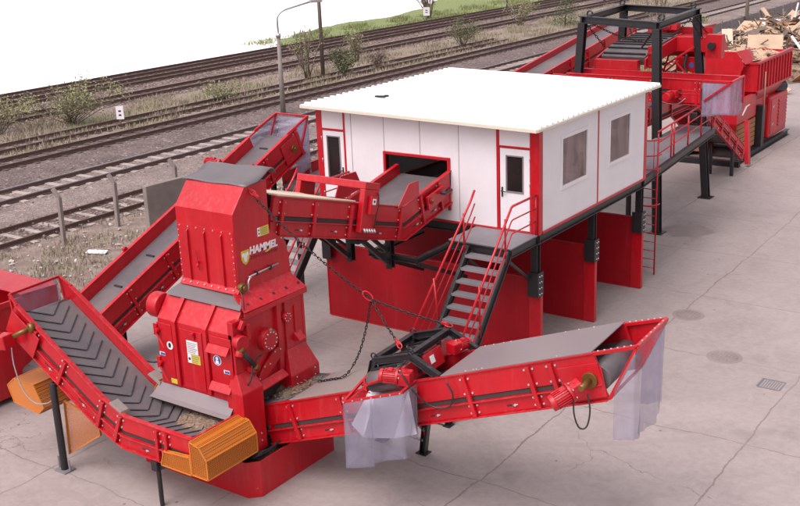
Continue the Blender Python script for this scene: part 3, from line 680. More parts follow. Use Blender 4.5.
mb = MB(); wall_rects(mb, XL+.1, -0.1, ZF+.05, ZT, [(-4.40, -2.52, 3.68, 4.86)], lambda a, b_, z0, z1: mb.box(a, b_, YB-TH, YB, z0, z1)); t.part('wall', mb, 'white', bevel=0, lab='rear cabin wall')
mb = MB(); mb.box(XL+.1, -.1, .1, YB-.1, ZF-.02, ZF+.03); t.part('floor_plate', mb, 'darkinside', bevel=0)
mb = MB()
for x in (XL, -0.18):
    for y in (-0.012, YB-.17): mb.box(x-(0.012 if x < -1 else -.0), x+.18+(0.012 if x > -1 else 0), y, y+.182, ZF, ZT+.02)
for o_ in ([-0.24, -.18], [-1.14, -1.06], [-5.76, -5.70]): mb.box(o_[0], o_[1], -.014, TH, ZF+.05, ZT)
for a, b_ in doors: mb.box(a-.02, b_+.02, -.016, TH, DZ, DZ+.055)
mb.box(-2.52, -2.45, -.05, TH+.02, 3.6, 4.93); mb.box(-4.47, -4.40, -.05, TH+.02, 3.6, 4.93); mb.box(-4.40, -2.52, -.05, TH+.02, 4.86, 4.93)
mb.box(0, .014, 3.17, 3.23, ZF+.05, ZT)
mb.box(0.0, .03, 0.17, YB-.15, ZF-.005, ZF+.05); mb.box(XL+.17, -.18, -.03, -.0, ZF-.005, ZF+.045); mb.box(XL+.17, -.18, YB, YB+.03, ZF, ZF+.05)
t.part('red_trim', mb, 'red', bevel=0.006)
mb = MB(); mb.ibeam((XL, 0.06, ZF-.12), (0, 0.06, ZF-.12), .14, .22); mb.ibeam((XL, YB-.06, ZF-.12), (0, YB-.06, ZF-.12), .14, .22)
mb.ibeam((-.06, 0.14, ZF-.121), (-.06, YB-.14, ZF-.121), .13, .218); mb.ibeam((XL+.06, .14, ZF-.121), (XL+.06, YB-.14, ZF-.121), .13, .218)
for k in range(1, 6): mb.ibeam((XL+.14, k*1.06, ZF-.13), (-.14, k*1.06, ZF-.13), .1, .18)
for x in (-4.4, -2.4): mb.ibeam((x, .14, ZF-.15), (x, 1.0, ZF-.15), .1, .18)
t.part('floor_frame', mb, 'black', bevel=0.004)
for x in (-0.13, XL+.13):
    for y in (0.07, 3.2, YB-.07):
        mb = MB(); mb.ibeam((x, y, 1.7), (x, y, ZF-.235), .18, .16, .022, (0, 1, 0)); mb.box(x-.11, x+.11, y-.1, y+.1, ZF-.25, ZF-.23)
        leg = t.part('leg', mb, 'black', bevel=0.004)
        mb = MB(); sx = 1 if x > -1 else -1; mb.box(x+sx*.13-.02, x+sx*.13+.02, y-.13, y+.13, 1.72, 2.33); mb.box(x-.15, x+.15, y-.15, y-.125, 1.72, 2.33)
        br = t.part('bracket', mb, 'black', parent=leg, bevel=0.004)
# doors
for k, (a, b_) in enumerate(doors):
    mb = MB(); hole = (a+.2, b_-.2, 4.27, 5.12) if k else (a+.19, b_-.16, 3.95, 5.15)
    wall_rects(mb, a+.01, b_-.01, ZF+.05, DZ-.01, [hole], lambda p, q, z0, z1: mb.box(p, q, 0.005, 0.06, z0, z1))
    d = t.part('door', mb, 'white', bevel=0.004, lab=('left' if k == 0 else 'right')+' cabin door with dark glass')
    mb = MB(); h = hole
    for (p, q, z0, z1) in ((h[0]-.03, h[0], h[2]-.03, h[3]+.03), (h[1], h[1]+.03, h[2]-.03, h[3]+.03), (h[0], h[1], h[2]-.03, h[2]), (h[0], h[1], h[3], h[3]+.03)): mb.box(p, q, -.012, .02, z0, z1)
    t.part('pane_frame', mb, 'fencegrey', parent=d, bevel=0.003)
    mb = MB(); mb.box(h[0], h[1], .025, .035, h[2], h[3]); t.part('pane', mb, 'glass', parent=d, bevel=0)
    mb = MB(); hx = (a+.07) if k else (b_-.07); mb.box(hx-.02, hx+.02, -.012, .005, 4.12, 4.36); mb.tube((hx, -.01, 4.27), (hx, -.06, 4.27), .012, 8); mb.tube((hx, -.06, 4.27), (hx+(.12 if k else -.12), -.06, 4.26), .012, 8)
    t.part('handle', mb, 'blackink', parent=d, bevel=0)
    mb = MB()
    for z in (3.6, 4.5, 5.1): mb.tube(((b_ if k else a)+.0, -.014, z-.05), ((b_ if k else a)+.0, -.014, z+.05), .012, 8)
    t.part('hinge', mb, 'steel', parent=d, bevel=0)
for (y0, y1, z0, z1), X_ in [(wn, 0) for wn in wins]+[(wn, XL) for wn in lw]:
    mb = MB(); q = 1 if X_ == 0 else -1; xa, xb = (X_-.03, X_+.022) if q > 0 else (X_-.022, X_+.03)
    for (p, r_, a, b_) in ((y0-.07, y0+.02, z0-.07, z1+.07), (y1-.02, y1+.07, z0-.07, z1+.07), (y0+.02, y1-.02, z0-.07, z0+.02), (y0+.02, y1-.02, z1-.02, z1+.07)): mb.box(xa, xb, p, r_, a, b_)
    f = t.part('window', mb, 'white', bevel=0.006); mb = MB(); mb.box(X_-q*.02-.004, X_-q*.02+.004, y0+.02, y1-.02, z0+.02, z1-.02); t.part('pane', mb, 'sidepane', parent=f, bevel=0)
# things one sees dimly inside
mb = MB(); mb.box(-2.3, -1.9, 3.7, 5.2, ZF+.03, ZF+1.0); mb.box(-2.3, -1.9, 0.9, 2.6, ZF+.03, ZF+1.0); t.part('sorting_chute', mb, 'red')
mb = MB(); mb.box(-4.2, -2.6, .2, YB-.2, ZF+.55, ZF+.62); t.part('sorting_belt', mb, 'belt')
mb = MB(); mb.box(-1.5, -.25, 1.1, 2.7, ZF+.03, ZF+1.15); t.part('added_dark_block', mb, 'belt', bevel=.03)  # made-up dark block behind the window, darkens the lower pane
mb = MB(); mb.box(-.75, -.7, 4.35, 5.3, ZF+.9, ZF+1.75); t.part('added_brown_board', mb, 'boardbrown')  # made-up brown board, added to darken the other side window
mb = MB(); mb.box(-1.72, -1.66, .3, 6.0, ZF+.03, ZF+2.5); t.part('inner_partition', mb, 'white')
# roof: corrugated sheet, ribs run along x, falls towards +x
def rz(x): return 6.03-(x+6.8)/6.98*0.12
mb = MB(); x0, x1, y0, y1 = -6.82, 0.17, -0.42, 6.82; prof = []
y = y0; per = 0.27
while y < y1-0.01:
    for dy, dz in ((0, 0), (.165, 0), (.19, .042), (.245, .042)):
        if y+dy < y1: prof.append((y+dy, dz))
    y += per
prof.append((y1, 0))
for x in (x0, x1): pass
vs = [(x, a, rz(x)+b_) for x in (x0, x1) for a, b_ in prof]+[(x, a, rz(x)-.07) for x in (x0, x1) for a in (y0, y1)]
n = len(prof); fs = [(i, n+i, n+i+1, i+1) for i in range(n-1)]
fs += [tuple(range(0, n))+(2*n+1, 2*n), tuple(range(2*n-1, n-1, -1))+(2*n+2, 2*n+3), (2*n, 2*n+2, n, 0)[::-1], (2*n+1, n-1, 2*n-1, 2*n+3)[::-1], (2*n, 2*n+1, 2*n+3, 2*n+2)]
mb.add(vs, fs); rf = t.part('roof', mb, 'roofwhite', bevel=0)
mb = MB(); mb.hexa([(x0, y0-.03, rz(x0)-.085), (x1, y0-.03, rz(x1)-.085), (x1, y0-.003, rz(x1)-.085), (x0, y0-.003, rz(x0)-.085), (x0, y0-.03, rz(x0)-.005), (x1, y0-.03, rz(x1)-.005), (x1, y0-.003, rz(x1)-.005), (x0, y0-.003, rz(x0)-.005)])
mb.box(x1+.003, x1+.028, y0, y1, rz(x1)-.08, rz(x1)-.02); t.part('edge_trim', mb, 'cream', parent=rf, bevel=0.004)
mb = MB(); mb.obox((-5.5, 1.35, 6.06), (.3, .1, .04), .3); mb.obox((-5.35, 1.42, 6.07), (.12, .08, .05), .9); single('roof_litter', mb, 'black', 'small dark scrap lying on the left part of the white roof', 'litter', (-5.5, 1.35, 6.05))

# partition walls below the cabin
for y, lab in ((0.02, 'front red partition wall under the cabin behind the stairs'), (3.2, 'middle red partition wall under the cabin'), (6.32, 'rear red partition wall under the cabin beside the caged ladder')):
    t = Thing('partition_wall', lab, 'partition wall', (-3.3, y, 0), 'red partition walls under the cabin')
    yy = y+.13 if y < 1 else y; mb = MB(); mb.box(XL+.02, -0.32, yy-.05, yy+.05, 0.03, 2.12); t.part('panel', mb, 'dullred', bevel=0.008)
    mb = MB()
    for x0_, x1_ in ((-.32, 0.0), (XL-.02, XL+.02)): mb.box(x0_, x1_, yy-.065, yy+.065, 0.02, 2.14)
    mb.box(XL+.02, -.32, yy-.058, yy+.058, 2.12, 2.15); mb.box(XL+.02, -.32, yy-.058, yy+.058, 0.0, 0.03); t.part('edge_frame', mb, 'red', bevel=0.01)
    mb = MB()
    for z in (1.8, 1.95, 2.1, 2.25): 
        for dy in (-.05, .05): mb.bolt((.02, y+dy, z), (1, 0, 0), .018, .03)
    t.part('bolts', mb, 'bolt', bevel=0)

# ------------------------------------------------------------------ stairs with landing
def staircase(x0, x1, lx0, lx1, lab, wallrail=True, nst=13):
    t = Thing('metal_staircase', lab, 'staircase', ((x0+x1)/2, -2.5, 0), 'steel stairs to the cabin doors')
    L = 1.3; top = Vector((0, -L-.03, ZF-.03)); run = 2.73; bot = Vector((0, -L-run, 0.03))
    mb = MB(); mb.box(lx0, lx1, -L, -.035, ZF-.02, ZF+.012); t.part('landing', mb, 'grating', bevel=0.003)
    mb = MB(); mb.ibeam((lx0, -L+.03, ZF-.13), (lx1, -L+.03, ZF-.13), .08, .2); mb.ibeam((lx0+.05, -L+.07, ZF-.131), (lx0+.05, -.04, ZF-.131), .08, .2); mb.ibeam((lx1-.05, -L+.07, ZF-.131), (lx1-.05, -.04, ZF-.131), .08, .2)
    mb.beam((lx0+.2, -L+.1, ZF-.3), (lx0+.2, -.1, ZF-1.1), .07, .07); mb.beam((lx1-.2, -L+.1, ZF-.3), (lx1-.2, -.1, ZF-1.1), .07, .07)
    t.part('landing_frame', mb, 'black', bevel=0.003)
    d = (bot-top)
    for x in (x0, x1):
        mb = MB(); mb.ibeam((x, top.y, top.z-.06), (x, bot.y, bot.z+.05), .09, .22, .015); mb.box(x-.09, x+.09, bot.y-.1, bot.y+.12, 0.0, .02); t.part('stringer', mb, 'black', bevel=0.003)
    for k in range(nst):
        f = (k+0.75)/nst; y = top.y+d.y*f; z = top.z+d.z*f
        mb = MB(); mb.box(x0+.05, x1-.05, y-.11, y+.13, z-.015, z+.012); mb.box(x0+.05, x1-.05, y-.115, y-.1, z-.05, z+.014)
        tr = t.part('tread', mb, 'grating', bevel=0.003); nose = MB(); nose.box(x0+.05, x1-.05, y-.128, y-.116, z-.045, z+.016); t.part('tread_nosing', nose, 'steel', parent=tr, bevel=0)
    for x, right in ((x0-.02, False), (x1+.02, True)):
        mb = MB(); slope = d.y/d.z
        for h, r_ in ((1.0, .03), (.68, .018), (.36, .018)):
            up = 0.12 if not right else 0.0
            p0 = Vector((x, top.y+.1, top.z+h)); p1 = Vector((x-(0 if right else .22), bot.y+.15, bot.z+h*1.32))
            pts = [p1, p0]
            if right and wallrail: pts += [Vector((x, top.y+.18, top.z+h+.02)), Vector((x, -.05, top.z+h+.02))]
            elif not right: pts += [p0+Vector((0, .2, .2*1.19))]
            mb.path(pts, r_, 8)
        for f in (.07, .5, .95):
            q = top+d*f; mb.tube((x, q.y, q.z-.05), (x-(0 if right else .22*f), q.y, q.z+1.0+.32*f), .024, 8)
        if right and wallrail: mb.tube((x, -.06, ZF), (x, -.06, ZF+1.0), .024, 8)
        t.part('handrail', mb, 'red', bevel=0)
staircase(-1.12, -0.07, -1.72, -0.02, 'grey steel stairs with red handrails in full view beside the overband magnet')
staircase(-6.5, -5.62, -6.6, -5.5, 'steel stairs with red rails below the other cabin door, mostly hidden by the tower')
# diagonal brackets carrying landing and conveyor
t = Thing('support_bracket', 'black steel bracket frame projecting from under the cabin left of the stairs', 'bracket', (-2.9, -.6, 2.6))
mb = MB(); mb.ibeam((-2.0, -.02, 2.98), (-2.0, -2.3, 2.98), .12, .14); mb.ibeam((-3.3, -.02, 2.98), (-3.3, -2.3, 2.98), .12, .14); mb.ibeam((-3.35, -2.3, 3.0), (-1.95, -2.3, 3.0), .12, .14)
mb.beam((-2.0, -2.2, 2.88), (-2.0, -.1, 1.95), .08, .1); mb.beam((-3.3, -2.2, 2.88), (-3.3, -.1, 1.95), .08, .1); t.part('frame', mb, 'black')

# ------------------------------------------------------------------ conveyor kit
class Frame:      # u runs along the heading, t to its left, n at right angles to the slope
    def __init__(s, org, deg, nodes, width, depth=.8):
        a = R(deg); s.o = Vector((org[0], org[1], 0)); s.d = Vector((math.cos(a), math.sin(a), 0)); s.l = Vector((-math.sin(a), math.cos(a), 0))
        s.nodes = nodes; s.w = width; s.depth = depth
    def seg(s, u):
        N = s.nodes
        for i in range(len(N)-1):
            if u <= N[i+1][0] or i == len(N)-2: return i
    def dirn(s, i):
        (a, za), (b_, zb) = s.nodes[i], s.nodes[i+1]; L = math.hypot(b_-a, zb-za); return (b_-a)/L, (zb-za)/L
    def P(s, u, t, n, i=None):
        i = s.seg(u) if i is None else i; c, q = s.dirn(i); (a, za) = s.nodes[i]; z = za+(u-a)*q/c
        return s.o+s.d*(u-n*q)+s.l*t+Vector((0, 0, z+n*c))
    def Z(s, u, t, z): return s.o+s.d*u+s.l*t+Vector((0, 0, z))
    def miter(s, k, t, n):   # point at node k, offset n with mitre
        if k == 0: return s.P(s.nodes[0][0], t, n, 0)
        if k == len(s.nodes)-1: return s.P(s.nodes[-1][0], t, n, k-1)
        c1, q1 = s.dirn(k-1); c2, q2 = s.dirn(k); nx, nz = -(q1+q2), c1+c2; L = math.hypot(nx, nz); nx, nz = nx/L, nz/L
        sc = n/(nx*-q1+nz*c1); return s.o+s.d*(s.nodes[k][0]+nx*sc)+s.l*t+Vector((0, 0, s.nodes[k][1]+nz*sc))
    def run(s, mb, u0, u1, t0, t1, n0, n1, smooth=False):
        st = [(u0, None)]+[(nd[0], k) for k, nd in enumerate(s.nodes) if u0+1e-4 < nd[0] < u1-1e-4]+[(u1, None)]
        st = [(u, k, s.seg(u-1e-4 if j == len(st)-1 else u+1e-4)) for j, (u, k) in enumerate(st)]
        rows = []
        for u, k, i in st:
            f = (lambda t, n: s.miter(k, t, n)) if k is not None else (lambda t, n: s.P(u, t, n, i))
            rows.append([f(t0, n0), f(t1, n0), f(t1, n1), f(t0, n1)])
        vs = [p for r_ in rows for p in r_]; fs = [(0, 3, 2, 1), tuple(len(vs)-4+k for k in range(4))]
        for j in range(len(rows)-1):
            for k in range(4): fs.append((j*4+k, j*4+(k+1) % 4, j*4+4+(k+1) % 4, j*4+4+k))
        mb.add(vs, fs); return mb
def side_wall(t, F, side, u0, u1, depth=None, rib=1.25, name='side_frame', lab=None, slots=True, ribs_at=None, skirt=.40, mat='red', joints=()):
    D = depth or F.depth; tb = 0 if side < 0 else F.w; o = side
    def T(a, b_): return (tb+o*a, tb+o*b_) if o > 0 else (tb+o*b_, tb+o*a)
    mb = MB(); F.run(mb, u0, u1, *T(-.02, .02), -D, 0)                       # web
    F.run(mb, u0, u1, *T(.021, .05), -skirt, -.001)                          # skirt board
    F.run(mb, u0, u1, *T(-.03, .075), -.001, .03)                            # top lip
    F.run(mb, u0, u1, *T(.021, .10), -skirt-.12, -skirt-.095); F.run(mb, u0, u1, *T(.021, .10), -D, -D+.025)   # channel flanges
    F.run(mb, u0, u1, *T(.021, .035), -D+.026, -skirt-.121)
    fr = t.part(name, mb, mat, bevel=0.006, lab=lab)
    mb = MB(); F.run(mb, u0+.2, u1-.2, *T(.0205, .026), -skirt-.092, -skirt-.004); t.part('gap_shade_strip', mb, 'darkinside', parent=fr, bevel=0)  # dark strip painted in as the shade between skirt and channel
    us = ribs_at or [u0+.12+(u1-u0-.24)*k/max(1, round((u1-u0)/rib)) for k in range(max(1, round((u1-u0)/rib))+1)]
    bo = MB(); sl = MB()
    for u in us:
        mb = MB(); F.run(mb, u-.035, u+.035, *T(.036, .115), -D+.0, -.002) if 0 else F.run(mb, u-.035, u+.035, *T(.051, .11), -D+.03, -.03)
        t.part('rib', mb, mat, parent=fr, bevel=0.005)
        for du in (-.075, .075):
            for n in (-.08, -skirt+.06, -skirt-.17, -D+.09):
                p = F.P(u+du, tb+o*(.05 if n > -skirt else .035), n); bo.bolt(p, F.l*o, .02, .018)
    if slots:
        for a, b_ in zip(us, us[1:]):
            if b_-a < .5: continue
            u = (a+b_)/2+.1*(b_-a); n = (-skirt-.12-D)/2
            F.run(sl, u-.11, u+.02, *T(.036, .040), n-.014, n+.014); bo.tube(F.P(u+.05, tb+o*.036, n), F.P(u+.05, tb+o*.07, n), .022, 8); bo.tube(F.P(u+.0, tb+o*.05, n), F.P(u+.1, tb+o*.05, n), .01, 6)
        if sl.v: t.part('slot', sl, 'blackink', parent=fr, bevel=0)
    t.part('bolts', bo, 'bolt', parent=fr, bevel=0); return fr
def belt(t, F, u0, u1, n=-.28, inset=.03, mat='belt', chev=None, cleat=None, drum=(1, 1), r=.17, under=True, lab=None):
    mb = MB(); F.run(mb, u0, u1, inset, F.w-inset, n-.015, n)
    b_ = t.part('belt', mb, mat, bevel=0, lab=lab)
    if under: mb = MB(); F.run(mb, u0, u1, inset+.05, F.w-inset-.05, n-.37, n-.355); t.part('return_belt', mb, mat, bevel=0)
    mb = MB()
    if chev:
        u = u0+.2; mid = F.w/2; pr, a = chev
        while u < u1-.15:
            for sg in (-1, 1):
                e = mid+sg*(F.w/2-inset-.16); p = F.P(u, mid+sg*.01, n+.012); q = F.P(u+a, e, n+.012); i = F.seg(u)
                mb.beam(p, q, .016, .026, F.P(u, 0, 1, i)-F.P(u, 0, 0, i))
            u += pr
    if cleat:
        u = u0+.5; w0, w1, pr = cleat; mid = F.w/2
        while u < u1-.2:
            mb.beam(F.P(u, mid-w0, n+.015), F.P(u, mid+w1, n+.015), .05, .04, (0, 0, 1)); u += pr
    if mb.v: t.part('cleats', mb, 'cleat', parent=b_, bevel=0)
    for k, u in ((0, u0), (1, u1)):
        if drum[k]:
            mb = MB(); c = lambda tt: F.P(u, tt, n-.18); mb.tube(c(inset+.02), c(F.w-inset-.02), r+.012, 28); mb.tube(c(-.03), c(F.w+.03), .035, 10)
            t.part('drum', mb, mat if k else mat, bevel=0)
    mb = MB(); u = u0+.6
    while u < u1-.3: mb.tube(F.P(u, .06, n-.05), F.P(u, F.w-.06, n-.05), .03, 8); u += 1.1
    if mb.v: t.part('roller', mb, 'steel', bevel=0)
def cross_members(t, F, us, n, mat='red'):
    for u in us:
        mb = MB(); F.run(mb, u-.05, u+.05, .03, F.w-.03, n-.04, n+.04); t.part('cross_member', mb, mat)
def motor(t, c, ax, r, L, parent=None, gear=.32, lab=None, mat='red', side=(0, 0, 1)):
    """finned electric motor with its gearbox: c = gearbox centre, ax = towards the motor end"""
    c = Vector(c); ax = Vector(ax).normalized(); mb = MB()
    mb.tube(c+ax*gear*.35, c+ax*(gear*.35+L*.12), r*1.15, 20); mb.tube(c+ax*(gear*.35+L*.12), c+ax*(gear*.35+L*.8), r*.86, 24); mb.tube(c+ax*(gear*.35+L*.8), c+ax*(gear*.35+L), r*.98, 24, r*.9)
    a = ax.orthogonal().normalized(); b_ = ax.cross(a)
    for k in range(22):
        an = 2*PI*k/22; d = a*math.cos(an)+b_*math.sin(an); p = c+ax*(gear*.35+L*.14)+d*r*.9; mb.beam(p, p+ax*L*.64, .012, r*.22, d)
    body = t.part('motor', mb, mat, parent=parent, bevel=0.004, lab=lab)
    s_ = Vector(side)
    mb = MB(); mb.beam(c-ax*gear*.4, c+ax*gear*.4, gear*.85, gear*.8); mb.tube(c-ax*.02-a*0, c+ax*gear*.5, r*.8, 20); q = c+ax*(gear*.35+L*.45)+s_*r*.9; mb.beam(q-ax*r*.4, q+ax*r*.4, r*.8, r*.45, s_)
    t.part('gearbox', mb, mat, parent=parent, bevel=0.02)
    mb = MB()
    for k in range(6): an = 2*PI*k/6; d = a*math.cos(an)+b_*math.sin(an); mb.bolt(c+ax*(gear*.35)+d*r*1.0-ax*.01, -ax, .016, .02)
    t.part('bolts', mb, 'bolt', parent=body, bevel=0)
def chain_links(mb, pts, pitch=.07, r=.0085, wid=.021):
    pts = [Vector(p) for p in pts]; acc = []; 
    for a, b_ in zip(pts, pts[1:]):
        n = max(1, int((b_-a).length/.01))
        for k in range(n): acc.append(a.lerp(b_, k/n))
    acc.append(pts[-1]); d = 0; k = 0; last = acc[0]; i0 = 0; keys = [acc[0]]
    for p in acc[1:]:
        d += (p-last).length; last = p
        if d >= pitch: keys.append(p); d = 0
    for k in range(len(keys)-1):
        a, b_ = keys[k], keys[k+1]; ax = (b_-a).normalized(); s_ = ax.orthogonal().normalized(); s_ = s_ if k % 2 else ax.cross(s_)
        a2 = a-ax*.02; b2 = b_+ax*.02; mid = (a+b_)/2; L = (b2-a2).length/2; ring = []
        for j in range(9):
            an = 2*PI*j/8; ring.append(mid+ax*math.cos(an)*L+s_*math.sin(an)*wid)
        mb.path(ring, r, 4)
def smooth(pts, n=6):
    P = [Vector(p) for p in pts]; P = [P[0]*2-P[1]]+P+[P[-1]*2-P[-2]]; out = []
    for i in range(1, len(P)-2):
        for k in range(n):
            t = k/n; a, b_, c, d = P[i-1:i+3]
            out.append(0.5*((2*b_)+(c-a)*t+(2*a-5*b_+4*c-d)*t*t+(3*b_-a-3*c+d)*t**3))
    return out+[P[-2]]
def catenary(a, b_, sag, n=16):
    a = Vector(a); b_ = Vector(b_); return [a.lerp(b_, k/n)+Vector((0, 0, -sag*4*(k/n)*(1-k/n))) for k in range(n+1)]
def curtain(t, name, tops, length, mat='pvc', amp=.03, seed=1, parent=None, flare=0.0, lab=None, uneven=0.05, zb=None):
    """hanging PVC sheet along a polyline of top points"""
    rg = random.Random(seed); tops = [Vector(p) for p in tops]; pts = []
    for a, b_ in zip(tops, tops[1:]):
        n = max(3, int((b_-a).length/.05))
        for k in range(n): pts.append((a.lerp(b_, k/n), (b_-a).normalized().cross(Vector((0, 0, 1)))))
    pts.append((tops[-1], (tops[-1]-tops[-2]).normalized().cross(Vector((0, 0, 1)))))
    rows = []; ph = rg.uniform(0, 6)
    for j in range(13):
        f = j/12; rows.append([p-Vector((0, 0, (length if zb is None else p.z-zb)*f*(1+uneven*math.sin(i*.21+ph))))+nn*(amp*f**1.3*(math.sin(i*.33+ph+f*1.2)+.5*math.sin(i*.9+ph*2))+flare*f) for i, (p, nn) in enumerate(pts)])
    mb = MB(); mb.sheet(rows, .006); return t.part(name, mb, mat, parent=parent, bevel=0, lab=lab)

# ------------------------------------------------------------------ discharge conveyor in front (clear curtains)
F1 = Frame((4.88, -7.33), 3.2, [(-7.0, 1.49), (0.0, 3.95)], 1.36, .79)
t = Thing('discharge_conveyor', 'red conveyor with grey cover rising from the tower to a head with long clear curtains', 'conveyor', (1.5, -6.7, 0)); DC = t
side_wall(t, F1, -1, -6.95, 0.0, ribs_at=[-6.2, -5.0, -4.3, -2.35, -1.15, -.75])
side_wall(t, F1, 1, -6.95, 0.0, ribs_at=[-6.2, -5.0, -4.3, -2.35, -1.15])
belt(t, F1, -6.9, -.1, n=-.26, r=.2)
cross_members(t, F1, (-6.5, -5.2, -4.0, -2.6, -1.2, -.35), -.7)
mb = MB(); F1.run(mb, -2.78, -.02, -.06, F1.w+.06, .031, .05); t.part('cover', mb, 'cover', bevel=0.003, lab='grey rubber cover over the upper part')
mb = MB(); F1.run(mb, -6.15, -4.35, -.05, F1.w+.04, .031, .05); t.part('cover', mb, 'cover2', bevel=0.003, lab='dusty pale cover over the lower part')
mb = MB(); mb.sheet([[F1.P(-7.0+.25*k+.42*f, -.05+1.5*f, .07+.02*math.sin(f*9)-.05*k) for f in [i/8 for i in range(9)]] for k in range(3)], .015); t.part('flap', mb, 'mat', bevel=0, lab='dark rubber flap at the inlet')
mb = MB(); rg = random.Random(4)
for k in range(60): u = rg.uniform(-2.7, -.1); mb.bolt(F1.P(u, rg.choice([-.02, F1.w+.02]), .05), (0, 0, 1), .014, .01) if k < 14 else None
t.part('cover_bolts', mb, 'bolt', bevel=0)
# head: red tip frame
tipN = F1.Z(.71, -.03, 4.2); tipF = F1.Z(.69, F1.w+.03, 4.16); lowN = F1.Z(.29, -.03, 3.25); lowF = F1.Z(.27, F1.w+.03, 3.22); topN = F1.P(-.04, -.03, 0); topF = F1.P(-.04, F1.w+.03, 0)
mb = MB()
for a, b_ in ((topN, tipN), (topF, tipF), (tipN, tipF), (tipN, lowN), (tipF, lowF)): mb.beam(a, b_, .06, .06)
mb.beam(lowN, F1.P(.0, -.03, -.76), .05, .05); mb.beam(lowF, F1.P(0, F1.w+.03, -.76), .05, .05); mb.beam(lowN, lowF, .04, .04)
t.part('head_frame', mb, 'red')
bo = MB()
for a, b_ in ((topN, tipN), (tipN, tipF), (topF, tipF)):
    for k in range(1, 7): bo.bolt(a.lerp(b_, k/7)+Vector((0, 0, .03)), (0, 0, 1), .018, .012)
t.part('bolts', bo, 'bolt', bevel=0)
mb = MB(); mb.prism([F1.P(-.02, -.045, -.02), F1.P(-.02, -.045, -.76), lowN, F1.Z(.22, -.06, 3.4), F1.P(.05, -.045, -.25)], F1.l*.012)
mb.prism([F1.P(-.35, F1.w+.1, -.05), F1.P(-.35, F1.w+.1, -.76), lowF, tipF], F1.l*.012); t.part('cheek_plate', mb, 'red', bevel=0.003)
curtain(t, 'curtain', [F1.Z(.36, -.06, 3.42), F1.Z(.68, -.06, 4.12), F1.Z(.70, .02, 4.17), F1.Z(.68, F1.w, 4.13)], 1.5, amp=.045, seed=3, zb=2.58, uneven=.03, lab='long clear strip curtain across the conveyor head')
curtain(t, 'curtain', [F1.Z(.30, F1.w+.02, 3.3), F1.Z(.66, F1.w+.02, 4.08)], 1.4, amp=.03, seed=8, zb=2.6)
mb = MB(); F1.run(mb, -.66, .02, -.075, -.052, -.72, -.14); t.part('drive_plate', mb, 'red')
mb = MB(); c = F1.P(-.17, -.06, -.4); mb.tube(c, c-F1.l*.06, .13, 24); t.part('bearing', mb, 'brass', bevel=.005)
mb = MB(); mb.tube(c-F1.l*.06, c-F1.l*.4, .05, 14); t.part('shaft', mb, 'brass', bevel=0)
g0 = c-F1.l*.3+Vector((-.12, 0, -.06)); motor(t, g0, Vector((-.55, -.62, -.42)), .145, .38, gear=.26, lab='red drive motor below the head')
mb = MB(); mb.path(smooth([g0+Vector((-.02, -.05, -.12)), g0+Vector((.02, -.1, -.4)), g0+Vector((.1, -.08, -.62)), g0+Vector((.2, -.02, -.6)), g0+Vector((.22, .05, -.35)), g0+Vector((.15, .1, -.1))]), .014, 6); t.part('cable', mb, 'hose', bevel=0)
# legs of the stand
mb = MB(); mb.ibeam((.15, -5.34, 0), (.95, -6.2, 1.95), .16, .13, .02, (1, 0, 0)); mb.box(.02, .28, -5.45, -5.22, 0, .02); t.part('leg', mb, 'black')
mb = MB(); mb.ibeam((-.93, -5.31, 0), (-.1, -6.2, 1.75), .14, .12, .02, (1, 0, 0)); mb.box(-1.05, -.8, -5.42, -5.2, 0, .02); t.part('leg', mb, 'black')
mb = MB(); mb.tube((-.7, -5.52, .5), (.3, -5.55, .42), .03, 8); mb.tube((.05, -5.95, 1.3), (.45, -5.68, .75), .05, 8); t.part('brace', mb, 'steel', bevel=0)
mb = MB(); mb.tube((.42, -5.64, .62), (.5, -6.0, 1.9), .035, 8); t.part('jack', mb, 'red', bevel=0)

# overband magnet across the discharge conveyor
t = Thing('overband_magnet', 'overband magnet in a black frame sitting across the front discharge conveyor, with metal chute', 'magnet separator', F1.P(-3.7, .7, .1)); 
mb = MB()
for tt in (0, F1.w+.02):
    a = [F1.Z(u, tt, z) for u, z in ((-4.33, 2.50), (-4.2, 3.0), (-3.42, 3.24), (-2.85, 2.96))]
    for p, q in zip(a, a[1:]): mb.ibeam(p, q, .1, .13, .018, (0, 0, 1) if abs((q-p).normalized().z) < .8 else (1, 0, 0))
for u, z in ((-4.2, 3.0), (-3.42, 3.24)): mb.ibeam(F1.Z(u, .06, z+.003), F1.Z(u, F1.w-.04, z+.003), .1, .13, .018)
for tt in (.35, 1.0): mb.beam(F1.Z(-3.42, tt, 3.18), F1.Z(-3.45, tt, 2.8), .1, .05); mb.beam(F1.Z(-4.2, tt, 2.95), F1.Z(-4.15, tt, 2.6), .1, .05)
mb.beam(F1.Z(-4.3, -.02, 2.55), F1.Z(-2.8, -.02, 3.02), .08, .08) if 0 else None
t.part('frame', mb, 'black', bevel=.004)
mb = MB()
for u, z in ((-4.2, 3.0), (-3.42, 3.24)):
    for tt in (0, F1.w):
        c = F1.Z(u, tt, z+.1); mb.path([c+F1.d*(.055*math.cos(2*PI*k/10))+Vector((0, 0, .055*math.sin(2*PI*k/10))) for k in range(11)], .016, 6)
t.part('lifting_eye', mb, 'black', bevel=0)
